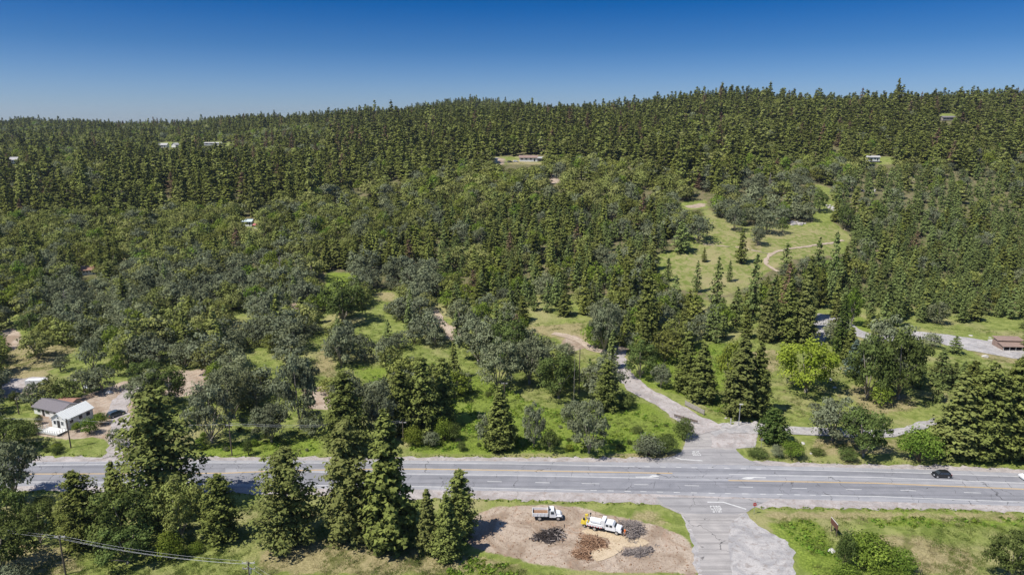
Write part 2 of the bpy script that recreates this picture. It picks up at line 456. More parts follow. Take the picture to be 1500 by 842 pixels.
def attr(nt, name):
    a = nt.nodes.new("ShaderNodeAttribute"); a.attribute_name = name; return a.outputs['Fac']
def bumpn(nt, b, h, s, d):
    n = nt.nodes.new("ShaderNodeBump"); n.inputs['Strength'].default_value = s; n.inputs['Distance'].default_value = d
    nt.links.new(h, n.inputs['Height']); nt.links.new(n.outputs[0], b.inputs['Normal'])

m, nt, b, pos = base_mat('grassland')
nA = noise_node(nt, .05, 4, .6, pos); nB = noise_node(nt, .35, 5, .65, pos, .6); nC = noise_node(nt, 2.2, 5, .7, pos); nD = noise_node(nt, .14, 4, .6, pos, 1.0)
grass = mixc(nt, rng_node(nt, nB, .38, .62), (.150, .190, .040), (.255, .285, .082))
grass = mixc(nt, rng_node(nt, nA, .48, .66), grass, (.310, .290, .130))
grass = mixc(nt, rng_node(nt, nC, .5, .68, 0, .6), grass, (.085, .110, .028))
def edge(name, w=.55):
    a = attr(nt, name)
    s = mathn(nt, 'ADD', a, mathn(nt, 'MULTIPLY', mathn(nt, 'SUBTRACT', nB, .5), w))
    return s
lushc = mixc(nt, rng_node(nt, nC, .42, .62), (.110, .165, .018), (.245, .310, .050))
g1 = mixc(nt, rng_node(nt, edge('lush', .9), .35, .75, 0, .85), grass, lushc)
dryc = mixc(nt, rng_node(nt, nC, .4, .62), (.250, .205, .105), (.400, .335, .185))
dryc = mixc(nt, rng_node(nt, nD, .52, .66), dryc, (.155, .150, .055))
g2 = mixc(nt, rng_node(nt, edge('dry', 1.1), .45, .8, 0, .85), g1, dryc)
dufc = mixc(nt, rng_node(nt, nB, .4, .6), (.105, .115, .042), (.190, .160, .090))
g3 = mixc(nt, rng_node(nt, edge('duff', .8), .35, .75), g2, dufc)
dirtc = mixc(nt, rng_node(nt, nD, .36, .60), (.290, .220, .160), (.450, .370, .290))
dirtc = mixc(nt, rng_node(nt, nC, .48, .7, 0, .55), dirtc, (.270, .200, .145))
dirtc = mixc(nt, rng_node(nt, noise_node(nt, .22, 3, .5, pos, 2.2), .56, .68, 0, .5), dirtc, (.36, .235, .16))
tw = nt.nodes.new("ShaderNodeTexWave"); tw.wave_type = 'RINGS'; tw.rings_direction = 'Z'; tw.inputs['Scale'].default_value = .16; tw.inputs['Distortion'].default_value = 9; tw.inputs['Detail'].default_value = 3; tw.inputs['Detail Scale'].default_value = .4
tm = nt.nodes.new("ShaderNodeMapping"); tm.inputs['Location'].default_value = (-3, -128, 0); nt.links.new(pos, tm.inputs[0]); nt.links.new(tm.outputs[0], tw.inputs[0])
dirtc = mixc(nt, mathn(nt, 'MULTIPLY', rng_node(nt, tw.outputs['Fac'], .75, .98), rng_node(nt, nA, .4, .6, .05, .3)), dirtc, (.25, .18, .14))
g4 = mixc(nt, rng_node(nt, edge('dirt', .9), .40, .70), g3, dirtc)
nt.links.new(g4, b.inputs['Base Color'])
bumpn(nt, b, mathn(nt, 'ADD', mathn(nt, 'MULTIPLY', nB, 1.2), mathn(nt, 'MULTIPLY', nC, .45)), .55, .8)
me.materials.append(m)

# ------------------------------------------------------------ roads
def road_mat(name, c1, c2, crack=True, bands=None):
    m, nt, b, pos = base_mat(name, .85)
    n1 = noise_node(nt, .3, 4, .6, pos, .5); n2 = noise_node(nt, 6, 4, .7, pos)
    mp = nt.nodes.new("ShaderNodeMapping"); mp.inputs['Scale'].default_value = (.02, .9, 1)
    mp.inputs['Rotation'].default_value = (0, 0, .055)
    nt.links.new(pos, mp.inputs[0])
    n3 = noise_node(nt, 1.0, 4, .6, mp.outputs[0])
    c = mixc(nt, rng_node(nt, n1, .3, .7), c1, c2)
    c = mixc(nt, rng_node(nt, n3, .45, .62, 0, .6), c, tuple(x * .68 for x in c1))
    c = mixc(nt, rng_node(nt, n2, .4, .7, 0, .3), c, tuple(x * 1.35 for x in c2))
    if crack:
        v = nt.nodes.new("ShaderNodeTexVoronoi"); v.feature = 'DISTANCE_TO_EDGE'; v.inputs['Scale'].default_value = .09
        w = nt.nodes.new("ShaderNodeMix"); w.data_type = 'VECTOR'; w.inputs[0].default_value = .05
        nz_ = nt.nodes.new("ShaderNodeTexNoise"); nz_.inputs['Scale'].default_value = .6; nt.links.new(pos, nz_.inputs[0])
        ad = nt.nodes.new("ShaderNodeVectorMath"); ad.operation = 'MULTIPLY_ADD'; ad.inputs[1].default_value = (3, 3, 0)
        nt.links.new(nz_.outputs['Color'], ad.inputs[0]); nt.links.new(pos, ad.inputs[2]); nt.links.new(ad.outputs[0], v.inputs['Vector'])
        k = mathn(nt, 'MULTIPLY', rng_node(nt, v.outputs['Distance'], .0, .008, 1, 0), rng_node(nt, n1, .42, .56))
        c = mixc(nt, mathn(nt, 'MULTIPLY', k, .8), c, (.03, .03, .032))
    nt.links.new(c, b.inputs['Base Color']); bumpn(nt, b, n2, .2, .03)
    return m
def gravel_mat(name, c1, c2, c3):
    m, nt, b, pos = base_mat(name, .95)
    n1 = noise_node(nt, .25, 5, .65, pos, 1.0); n2 = noise_node(nt, 3.5, 5, .75, pos); n3 = noise_node(nt, .9, 4, .6, pos, .5)
    c = mixc(nt, rng_node(nt, n1, .35, .65), c1, c2)
    c = mixc(nt, rng_node(nt, n3, .5, .68, 0, .7), c, c3)
    c = mixc(nt, rng_node(nt, n2, .42, .7, 0, .55), c, tuple(x * .55 for x in c1))
    nt.links.new(c, b.inputs['Base Color']); bumpn(nt, b, n2, .6, .12)
    return m
M['asphalt'] = road_mat('asphalt_dark_lane', (.205, .208, .225), (.255, .255, .272))
M['asphalt_light'] = road_mat('asphalt_pale_lane', (.285, .288, .305), (.345, .342, .355))
M['asphalt_side'] = road_mat('side_road_asphalt', (.30, .285, .275), (.40, .375, .355))
M['asphalt_patch'] = road_mat('patched_asphalt', (.27, .262, .262), (.33, .318, .315))
M['gravel'] = gravel_mat('grey_gravel', (.34, .31, .295), (.49, .45, .43), (.30, .235, .20))
M['gravelb'] = gravel_mat('blue_grey_gravel', (.33, .32, .32), (.50, .475, .455), (.27, .235, .21))
M['track'] = gravel_mat('dusty_track', (.40, .32, .24), (.52, .43, .34), (.33, .25, .18))
M['white'] = mat('road_paint_white', (.56, .56, .545), .7, noise=(1.3, .22))
M['yellow'] = mat('road_paint_yellow', (.60, .40, .15), .7, noise=(5, .1))

def crv(pts):
    xs = np.array([p[0] for p in pts], float); ys = np.array([p[1] for p in pts], float)
    def f(x):
        x = np.asarray(x, float); r = np.interp(x, xs, ys)
        sl0 = (ys[1] - ys[0]) / (xs[1] - xs[0]); sl1 = (ys[-1] - ys[-2]) / (xs[-1] - xs[-2])
        r = np.where(x < xs[0], ys[0] + (x - xs[0]) * sl0, r); return np.where(x > xs[-1], ys[-1] + (x - xs[-1]) * sl1, r)
    return f
# rows of the highway's lines in the photograph (column, row); all on level ground
E_TOPG = crv([(-100, 668), (300, 669), (600, 669), (950, 670), (1100, 674), (1230, 679.5), (1380, 681), (1500, 687)])
E_TOPA = crv([(0, 677), (300, 674), (600, 674), (950, 677), (1130, 682), (1380, 688), (1500, 693)])
L_TOP = crv([(0, 682), (150, 680), (300, 677.6), (600, 677.6), (750, 679), (930, 682.8), (1129, 687), (1280, 690.4), (1500, 697.7)])
L_YEL = crv([(0, 693.8), (160, 693.2), (330, 692.3), (400, 689.3), (500, 687.0), (605, 686.2), (750, 688.3), (985, 692.5)])
L_WH2 = crv([(440, 690.4), (605, 694.0), (750, 696), (965, 700.3)])
L_WH3 = crv([(1068, 694.3), (1280, 698.8), (1500, 707.3)])
L_YE2 = crv([(1067, 703), (1280, 706.8), (1500, 715.8)])
L_DSH = crv([(690, 704.3), (725, 705), (865, 708), (1014, 711), (1171, 715), (1331, 718), (1500, 724)])
L_BOT = crv([(0, 705), (190, 705.8), (350, 709.5), (605, 712), (750, 715.3), (855, 717.6), (1041, 722), (1203, 725), (1280, 726.7), (1500, 735)])
E_BOTA = crv([(0, 711), (340, 713.5), (605, 716.4), (950, 723), (1130, 730), (1230, 732.5), (1500, 741)])
E_BOTG = crv([(0, 718), (340, 722), (605, 731), (680, 730), (940, 736.5), (1100, 742), (1220, 743.7), (1320, 745), (1400, 745), (1500, 751)])
XS = np.arange(-700, 2201, 8.0)

def band(name, fa, fb, z, m, jit=(0, 0), label=None, x0=-700, x1=2200, n=3, kind='structure'):
    xs = XS[(XS >= x0) & (XS <= x1)]
    xs = np.unique(np.concatenate([[x0], xs, [x1]]))
    mb = MB(); ph = rng.random(4) * 6
    for i, x in enumerate(xs):
        a = PF(x, float(fa(x))); c = PF(x, float(fb(x)))
        ja = jit[0] * (math.sin(x * .31 + ph[0]) + math.sin(x * .13 + ph[1]) + rng.normal() * .5) * .5
        jb = jit[1] * (math.sin(x * .27 + ph[2]) + math.sin(x * .11 + ph[3]) + rng.normal() * .5) * .5
        a.y += ja; c.y += jb
        for k in range(n): 
            p = a.lerp(c, k / (n - 1)); mb.v.append((p.x, p.y, z))
    for i in range(len(xs) - 1):
        for k in range(n - 1):
            q = i * n + k; mb.f.append((q, q + n, q + n + 1, q + 1)); mb.m.append(0)
    o = mb.build(name, m)
    return tag(o, label, kind=kind)
band('road_shoulder', E_TOPG, E_BOTG, .012, M['gravel'], (.7, .7), 'pale gravel shoulders running along both sides of the highway')
highway = band('highway', E_TOPA, E_BOTA, .024, M['asphalt_light'], (.12, .12), 'grey multi lane highway crossing the picture')
def part(o, par):
    o.parent = par
    for k in ('kind',):
        if k in o: del o[k]
    return o
mid = lambda f, g, t: (lambda x: f(x) * (1 - t) + g(x) * t)
off = lambda f, d: (lambda x: f(x) + d)
for nm, a, c, x0, x1 in (('driving_lane', off(L_TOP, .9), off(L_YEL, -.8), -700, 330), ('driving_lane', off(L_YEL, .8), off(L_BOT, -.8), -700, 440),
                         ('driving_lane', off(L_TOP, 1.3), lambda x: np.minimum(L_YEL(x) - .9, L_TOP(x) + 7.6 + (x - 330) * .0), 330, 990),
                         ('driving_lane', off(L_WH2, 1.2), off(L_BOT, -.8), 440, 967),
                         ('driving_lane', off(L_TOP, 1.0), lambda x: L_WH3(x) - 1.0, 990, 2200),
                         ('driving_lane', off(L_YE2, 1.4), off(L_BOT, -.9), 967, 2200)):
    part(band(nm, a, c, .030, M['asphalt'], x0=x0, x1=x1), highway)

def line(name, pts, w, m, par, z=.038, step=6):
    """painted stripe through photograph points, w metres wide"""
    q = []
    for (xa, ya), (xb, yb) in zip(pts[:-1], pts[1:]):
        n = max(1, int(abs(xb - xa) / step))
        q += [PF(xa + (xb - xa) * k / n, ya + (yb - ya) * k / n) for k in range(n)]
    q.append(PF(*pts[-1]))
    mb = MB()
    for i, p in enumerate(q):
        t = (q[min(i + 1, len(q) - 1)] - q[max(i - 1, 0)]); t.z = 0; t.normalize()
        nrm = Vector((-t.y, t.x, 0)) * w / 2
        for s in (1, -1):
            v = p + nrm * s; mb.v.append((v.x, v.y, z))
    for i in range(len(q) - 1): mb.f.append((2 * i, 2 * i + 1, 2 * i + 3, 2 * i + 2)); mb.m.append(0)
    o = mb.build(name, m, par); return o
def fl(f, x0, x1, s=12):
    xs = list(np.arange(x0, x1, s)) + [x1]; return [(x, float(f(x))) for x in xs]
W = .19
line('edge_line', fl(L_TOP, -700, 930), W, M['white'], highway)
line('edge_line', fl(L_TOP, 1129, 2200), W, M['white'], highway)
line('edge_line', fl(L_BOT, -700, 857), W, M['white'], highway)
line('edge_line', fl(L_BOT, 1203, 2200), W, M['white'], highway)
line('yellow_line', fl(L_YEL, -700, 985), .14, M['yellow'], highway); line('yellow_line', [(x, y + .75) for x, y in fl(L_YEL, -700, 985)], .14, M['yellow'], highway)
line('yellow_line', fl(L_YE2, 1067, 2200), .14, M['yellow'], highway); line('yellow_line', [(x, y + .8) for x, y in fl(L_YE2, 1067, 2200)], .14, M['yellow'], highway)
line('lane_line', fl(L_WH2, 455, 965), W, M['white'], highway)
line('lane_line', fl(L_WH3, 1068, 2200), W, M['white'], highway)
for x0, x1 in ((714, 735), (784, 805), (852, 878), (929, 950), (1003, 1024), (1082, 1103), (1160, 1182), (1239, 1262), (1319, 1342), (1412, 1437), (1500, 1526), (1590, 1616)):
    line('dash', fl(L_DSH, x0, x1), W, M['white'], highway)
for x in (865, 890, 915, 938, 962, 987, 1012, 1038, 1062, 1087, 1113, 1138, 1163, 1186):
    line('dash', fl(L_BOT, x, x + 9), .22, M['white'], highway)
for x in (944, 967, 990, 1013, 1037, 1061, 1085, 1107):
    line('dash', fl(L_TOP, x, x + 8), .22, M['white'], highway)
def poly_sheet(name, pts, z, m, par=None, label=None, jit=0., world=False, seg=.9):
    """flat sheet with a traced, slightly ragged outline"""
    w = [PF(*p) for p in pts] if not world else [Vector(p) for p in pts]
    q = []
    for i in range(len(w)):
        a, c = w[i], w[(i + 1) % len(w)]; d = (c - a).length; n = max(1, int(d / seg)) if jit else 1
        for k in range(n):
            v = a.lerp(c, k / n)
            if jit: v = v + Vector((rng.normal(), rng.normal(), 0)) * jit
            q.append(Vector((v.x, v.y, z)))
    from mathutils.geometry import tessellate_polygon
    tris = tessellate_polygon([q])
    mb = MB(); mb.add(q, tris)
    o = mb.build(name, m, par)
    if label: tag(o, label, kind='structure')
    return o
# turn arrows: tail, head, bent to the driver's left
poly_sheet('turn_arrow', [(931, 697.9), (951, 697.5), (956, 695.2), (965, 696.6), (962, 694.6), (966, 697.4), (955, 699.2), (931, 698.9)], .039, M['white'], highway)
poly_sheet('turn_arrow', [(1122, 698.9), (1105, 698.2), (1093, 698.4), (1086, 700.3), (1094, 701.9), (1102, 701.0), (1105, 699.6), (1122, 699.9)], .039, M['white'], highway)
# sealed cracks: short dark lines of tar running across the lanes
mb = MB()
for i in range(46):
    x = rng.uniform(-50, 1550); f = L_BOT if x < 700 or rng.random() < .5 else L_DSH
    y0 = float(f(x)) + rng.uniform(-9, 1); a = PF(x, y0); n = rng.integers(2, 6); d = Vector((rng.normal() * .35, 1, 0)).normalized() if rng.random() < .8 else Vector((1, rng.normal() * .05, 0))
    p = a; w = rng.uniform(.02, .045)
    for k in range(n):
        q2 = p + (d + Vector((rng.normal() * .35, rng.normal() * .1, 0))) * rng.uniform(.4, .8)
        t = (q2 - p).normalized(); nn = Vector((-t.y, t.x, 0)) * w
        mb.add([(*(p + nn).xy, .034), (*(p - nn).xy, .034), (*(q2 - nn).xy, .034), (*(q2 + nn).xy, .034)], [(0, 1, 2, 3)]); p = q2
M['tar'] = mat('tar', (.05, .05, .055), .6)
tag(mb.build('crack_seal', M['tar'], highway), kind='stuff')

# side road to the south, its turnout, and the intersection to the north
poly_sheet('gravel_verge', [(950, 737), (978, 742), (996, 752), (1003, 765), (1012, 785), (1016, 815), (1022, 850), (1060, 900), (1190, 900), (1166, 850), (1161, 825), (1165, 808), (1150, 790), (1115, 773), (1098, 758), (1088, 742), (1040, 735)],
           .008, M['gravelb'], None, 'pale gravel turnout beside the side road', .18)
side = poly_sheet('side_road', [(960, 728), (968, 740), (1000, 754), (1012, 772), (1021, 795), (1029, 842), (1036, 900), (1088, 900), (1072, 842), (1066, 790), (1070, 765), (1096, 748), (1112, 738), (1130, 732)],
                  .018, M['asphalt_side'], None, 'pale asphalt side road running down to the bottom edge', .05)
part(poly_sheet('asphalt_apron', [(962, 727), (972, 739), (1003, 752), (1080, 753), (1098, 747), (1112, 739), (1128, 731)], .021, M['asphalt_patch'], None, None, .05), side)
north = poly_sheet('north_intersection', [(940, 676), (985, 668), (998, 661), (1003, 652), (1004, 640), (1007, 628), (1022, 620), (1060, 622), (1100, 626), (1112, 628), (1106, 655), (1078, 657), (1085, 668), (1100, 675), (1140, 684)],
                   .018, M['asphalt_side'], None, 'pale worn asphalt where the drives meet the highway', .12)
part(poly_sheet('asphalt_apron', [(950, 677), (988, 668.5), (1003, 658), (1040, 657), (1078, 659), (1090, 671), (1120, 681)], .021, M['asphalt_patch'], None, None, .1), north)
part(poly_sheet('gravel_fan', [(1043, 655), (1041, 640), (1052, 634), (1100, 631), (1110, 629), (1106, 652), (1080, 656)], .023, M['gravel'], None, None, .2), north)
part(poly_sheet('gravel_streak', [(1010, 629), (1040, 628), (1058, 624), (1112, 628), (1060, 633), (1048, 640), (1040, 634)], .026, M['gravelb'], None, None, .2), north)
line('stop_line', [(1036, 735), (1060, 735.3), (1093, 745.5)], .38, M['white'], side, step=3)
line('stop_line', [(985, 668.3), (998, 672.4), (1029, 674.6)], .38, M['white'], north, step=3)
STROKES = {'S': [(0, 6, 4, 7), (0, 4, 1, 6), (0, 3, 4, 4), (3, 1, 4, 3), (0, 0, 4, 1)], 'T': [(0, 6, 4, 7), (1.45, 0, 2.55, 6)],
           'O': [(0, 0, 1, 7), (3, 0, 4, 7), (1, 0, 3, 1), (1, 6, 3, 7)], 'P': [(0, 0, 1, 7), (1, 6, 3, 7), (1, 3, 3, 4), (3, 3, 4, 7)]}
def stencil_text(txt, c, wd, ht, rz, par):
    mb = MB(); tw_ = len(txt) * 4 + (len(txt) - 1) * 1.5
    for i, ch in enumerate(txt):
        for x0, y0, x1, y1 in STROKES[ch]:
            a = [(i * 5.5 + x - tw_ / 2) * wd / tw_ for x in (x0, x1)]; b2 = [(y - 3.5) * ht / 7 for y in (y0, y1)]
            mb.add([(a[0], b2[0], 0), (a[1], b2[0], 0), (a[1], b2[1], 0), (a[0], b2[1], 0)], [(0, 1, 2, 3)])
    o = mb.build('road_lettering', M['white'], par); o.location = c; o.rotation_euler = (0, 0, rz); return o
def road_text(txt, c, wd, ht, rz, par):
    cu = bpy.data.curves.new('road_lettering', 'FONT'); cu.body = txt; cu.align_x = 'CENTER'; cu.align_y = 'CENTER'
    cu.space_character = 1.12; cu.offset = .0
    o = bpy.data.objects.new('tmp', cu); COL.objects.link(o)
    dg = bpy.context.evaluated_depsgraph_get(); me = bpy.data.meshes.new_from_object(o.evaluated_get(dg))
    bpy.data.objects.remove(o)
    co = np.empty(len(me.vertices) * 3); me.vertices.foreach_get('co', co); co = co.reshape(-1, 3)
    w0 = np.ptp(co[:, 0]); h0 = np.ptp(co[:, 1]); ca = (co.max(0) + co.min(0)) / 2; co -= ca
    co[:, 0] *= wd / w0; co[:, 1] *= ht / h0; me.vertices.foreach_set('co', co.ravel()); me.materials.clear()
    me.name = 'road_lettering'
    p = bpy.data.objects.new('road_lettering', me); COL.objects.link(p); p.location = c; p.rotation_euler = (0, 0, rz); p.parent = par
    return p
stencil_text('STOP', PF(1049.5, 745, .042), 2.2, 2.6, 0, side)
stencil_text('STOP', PF(1019.5, 663.5, .042), 2.0, 2.3, math.pi, north)

def draped(name, pts, w, m, label=None, up=.07, n=6, jit=.25, par=None):
    """track laid over sloping ground; pts = (column, row[, width])"""
    q = [(P(p[0], p[1]), p[2] if len(p) > 2 else w) for p in pts]
    s = []
    for i in range(len(q) - 1):
        p0 = q[max(i - 1, 0)][0]; p1 = q[i][0]; p2 = q[i + 1][0]; p3 = q[min(i + 2, len(q) - 1)][0]
        k = max(2, int((p2 - p1).length / 1.6))
        for a in range(k):
            t = a / k
            v = .5 * ((2 * p1) + (p2 - p0) * t + (2 * p0 - 5 * p1 + 4 * p2 - p3) * t * t + (3 * p1 - p0 - 3 * p2 + p3) * t ** 3)
            s.append((v, q[i][1] * (1 - t) + q[i + 1][1] * t))
    s.append(q[-1]); mb = MB(); 
    for i, (p, ww) in enumerate(s):
        t = s[min(i + 1, len(s) - 1)][0] - s[max(i - 1, 0)][0]; t.z = 0; t.normalize(); nn = Vector((-t.y, t.x, 0))
        ja, jb = rng.normal() * jit, rng.normal() * jit
        for k in range(n):
            f = k / (n - 1) - .5; v = p + nn * (ww * f + (ja if k == 0 else jb if k == n - 1 else 0))
            mb.v.append((v.x, v.y, float(elev(v.x, v.y)) + up))
    for i in range(len(s) - 1):
        for k in range(n - 1):
            a = i * n + k; mb.f.append((a, a + 1, a + n + 1, a + n)); mb.m.append(0)
    o = mb.build(name, m, par, smooth=True)
    if label: tag(o, label, kind='structure')
    return o
draped('gravel_drive', [(1042, 632, 12), (1012, 615, 8), (985, 597, 7), (960, 583, 7), (940, 572, 7), (922, 558, 7), (912, 545, 6), (906, 530, 6), (905, 515, 6), (915, 505, 5)], 7, M['gravel'], 'grey gravel drive climbing left from the intersection', .085)
draped('gravel_path', [(1060, 628, 6), (1085, 626, 7), (1112, 628, 7), (1150, 630, 5), (1200, 632, 5), (1260, 635, 5), (1300, 634, 4), (1330, 629, 3.4), (1356, 621, 3), (1375, 614, 2.6)], 5, M['gravelb'], 'pale gravel drive curving right below the lawn', .105)
draped('upper_drive', [(1195, 506, 4), (1199, 492, 6), (1204, 478, 10), (1208, 468, 11), (1215, 462, 8)], 4, M['gravelb'], 'grey drive up to the building behind the cypress')
draped('upper_road', [(1218, 462, 8), (1250, 485, 8), (1290, 496, 8), (1340, 492, 10), (1375, 495, 12), (1400, 500, 16), (1440, 507, 17), (1480, 515, 15), (1560, 530, 12), (1700, 560, 12)], 9, M['gravelb'], 'grey gravel yard and road in front of the brown barn', .10)
draped('meadow_track', [(1235, 352), (1190, 360), (1160, 364), (1140, 368), (1127, 375), (1122, 386), (1140, 398)], 1.9, M['track'], 'tan dirt track curving through the upper meadow', .14)
draped('meadow_footpath', [(1030, 358), (1060, 361), (1090, 364), (1125, 372)], 0.8, M['track'], 'narrow worn path across the upper meadow', .14)
draped('west_road', [(-60, 575, 16), (0, 568, 16), (25, 565, 14), (50, 560, 11), (70, 556, 6)], 12, M['gravel'], 'wide gravel lane at the left edge above the house', .10)
draped('yard_drive', [(170, 668, 6), (175, 650, 5), (178, 620, 5), (172, 600, 5), (180, 585, 5), (195, 570, 4.5), (210, 560, 4)], 5, M['gravel'], 'gravel drive past the dark parked car by the white house', .10)
draped('dirt_track', [(700, 500), (680, 494), (658, 486), (645, 470), (636, 455)], 3.2, M['track'], 'rutted dirt track between the oaks', .10)
draped('dirt_track', [(930, 505), (900, 515), (870, 512), (850, 500), (830, 492), (810, 488)], 3.5, M['track'], 'tan track running left from the top of the gravel drive', .10)
# ------------------------------------------------------------ trees
def leaves(cent, nrm, size, r, squash=.6, k=3, nj=.45):
    """one small leaf-spray face (triangle or kite) per centre, roughly facing nrm"""
    n = len(cent)
    nn = nrm + r.normal(0, nj, (n, 3)); nn /= np.linalg.norm(nn, axis=1, keepdims=True) + 1e-9
    a = np.cross(nn, r.normal(size=(n, 3))); a /= np.linalg.norm(a, axis=1, keepdims=True) + 1e-9
    b = np.cross(nn, a)
    s = size * r.uniform(.6, 1.3, (n, 1))
    if k == 3:
        V = np.stack([cent + a * s, cent - a * s * .55 + b * s * .8, cent - a * s * .55 - b * s * .8], 1)
    else:
        V = np.stack([cent + a * s, cent + b * s * squash, cent - a * s, cent - b * s * squash], 1)
    return V

def crown_mesh(name, V, tint, m):
    n, k = V.shape[0], V.shape[1]
    me = mesh_np(name, V.reshape(-1, 3), np.arange(n * k).reshape(n, k), k)
    at = me.attributes.new('tint', 'FLOAT', 'POINT'); at.data.foreach_set('value', np.repeat(np.clip(tint, 0, 1), k).astype(np.float32))
    me.materials.append(m)
    return me

def conifer(seed, whorls, boughs, tufts, per, leaf, width=.15, base=.06, shape=.85, droop=.18, ragged=.25, k=3, nj=.4, tc=1.):
    """crown of unit height made of boughs in whorls; every bough a row of needle tufts, tops lightened in the tint as if lit, gaps between"""
    r = np.random.default_rng(seed); C = []; Nn = []; T = []
    for w in range(whorls):
        t = base + (1 - base) * (w + r.uniform(-.3, .3)) / whorls
        t = min(max(t, base), .985)
        rad = width * ((1 - t) ** shape) * min(1, .55 + 2.6 * (t - base)) + .006
        nb = max(3, int(round(boughs * (.45 + .55 * rad / width)))); a0 = r.uniform(0, 6.28)
        for b in range(nb):
            if r.random() < .06: continue
            an = a0 + 6.283 * b / nb + r.normal(0, .2); L = rad * r.uniform(1 - ragged, 1 + ragged * .7)
            z0 = t + r.normal(0, .35 / whorls); tb = r.uniform(.15, .85)
            nt_ = max(1, int(round(tufts * (.4 + .6 * L / width))))
            for q in range(nt_):
                f = (q + .75) / nt_
                f = min(1, f)
                wd = .28 * L * (1.15 - .55 * f) + .006
                cx, cy = math.cos(an) * L * f, math.sin(an) * L * f
                cz = z0 - droop * L * f * f + .02 * f * (L > .3 * width)
                n_ = max(2, int(per * (.5 + .5 * f)))
                d = r.normal(0, 1, (n_, 3)) * np.array([wd * .55, wd * .55, wd * .28 + .003])
                C.append(np.array([cx, cy, cz]) + d)
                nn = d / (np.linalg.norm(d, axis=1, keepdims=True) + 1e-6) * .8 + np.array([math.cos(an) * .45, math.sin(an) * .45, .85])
                Nn.append(nn); T.append(np.full(n_, tb * .3 + .55 * f * r.uniform(.6, 1)) + r.normal(0, .12, n_) + .25 * d[:, 2] / (wd * .28 + .003))  # paler bough tips are new growth; paler tuft tops paint sunlight into the tint
    n_ = max(6, per)
    tz = r.uniform(.9, 1.0, n_); C.append(np.stack([r.normal(0, .006, n_), r.normal(0, .006, n_), tz], 1)); Nn.append(np.tile([[0, -.3, 1.]], (n_, 1))); T.append(r.uniform(.3, .9, n_))
    C = np.concatenate(C); Nn = np.concatenate(Nn); T = np.concatenate(T)
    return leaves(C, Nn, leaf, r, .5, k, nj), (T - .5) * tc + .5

def broadleaf(seed, lobes, per, leaf, width=.55, low=.22, lobe=.26, k=3, ragged=.12, open_=0.0, nj=.42, tc=1.):
    """crown of unit height: overlapping leafy lobes round a limb skeleton, gaps left between them"""
    r = np.random.default_rng(seed); C = []; Nn = []; T = []; tips = []
    mid_ = (1 + low) / 2; hz = (1 - low) / 2
    for i in range(lobes):
        u = (i + .5) / lobes; ph = i * 2.39996 + r.normal(0, .35); cz = 1 - 1.75 * u + r.normal(0, .08); cz = max(-.8, min(1, cz))
        rr = math.sqrt(max(0, 1 - cz * cz)); k2 = r.uniform(.62, .95)
        if r.random() < open_: k2 = r.uniform(.9, 1.15)
        ls = lobe * r.uniform(.65, 1.2)
        c = np.array([math.cos(ph) * rr * (width - ls * .6) * k2, math.sin(ph) * rr * (width - ls * .6) * k2, mid_ + cz * (hz - ls * .35) * k2])
        tips.append(c); n_ = int(per * r.uniform(.7, 1.3)); 
        d = r.normal(0, 1, (n_, 3)); d[:, 2] = np.where(d[:, 2] < -.3, -d[:, 2] * .5, d[:, 2]); d /= np.linalg.norm(d, axis=1, keepdims=True)
        # sub-lumps break the lobe's outline
        ph2 = r.uniform(0, 6, 3); lump = 1 + ragged * 1.6 * np.sin(d[:, 0] * 5 + ph2[0]) * np.sin(d[:, 1] * 5 + ph2[1]) + r.normal(0, ragged, n_)
        pos_ = c + d * ls * np.array([1, 1, .72]) * lump[:, None] * r.uniform(.7, 1.0, (n_, 1)) ** .5
        C.append(pos_); Nn.append(d + np.array([0, 0, .35])); tb = r.uniform(.1, .8)
        T.append(np.full(n_, tb) + r.normal(0, .14, n_))
    C = np.concatenate(C); Nn = np.concatenate(Nn); T = np.concatenate(T)
    zmin = C[:, 2].min(); 
    return leaves(C, Nn, leaf, r, .6, k, nj), (T - .5) * tc + .5, tips

def conifer_trunk(r0=.018, n=6):
    mb = MB(); mb.tube([(0, 0, -.03), (.002, 0, .15), (-.002, .001, .5), (0, 0, .96)], [r0 * 1.25, r0, r0 * .62, r0 * .12], n); return mb
def mesh_of(mb, name, m):
    o = mb.build(name, m, smooth=True); me = o.data; bpy.data.objects.remove(o); me.name = name; return me
def oak_trunk(seed, tips, r0=.035, nl=6, low=.25):
    r = random.Random(seed); mb = MB(); fork = low * r.uniform(.6, .9); lean = (r.uniform(-.04, .04), r.uniform(-.04, .04))
    mb.tube([(0, 0, -.04), (lean[0] * .4, lean[1] * .4, fork * .5), (lean[0], lean[1], fork)], [r0 * 1.3, r0, r0 * .85], 7)
    sel = r.sample(tips, min(nl, len(tips)))
    for t in sel:
        m1 = (lean[0] + (t[0] - lean[0]) * .45 + r.uniform(-.04, .04), lean[1] + (t[1] - lean[1]) * .45 + r.uniform(-.04, .04), fork + (t[2] - fork) * .55)
        mb.tube([(lean[0], lean[1], fork - .02), m1, tuple(t)], [r0 * .6, r0 * .36, r0 * .1], 5)
    return mb

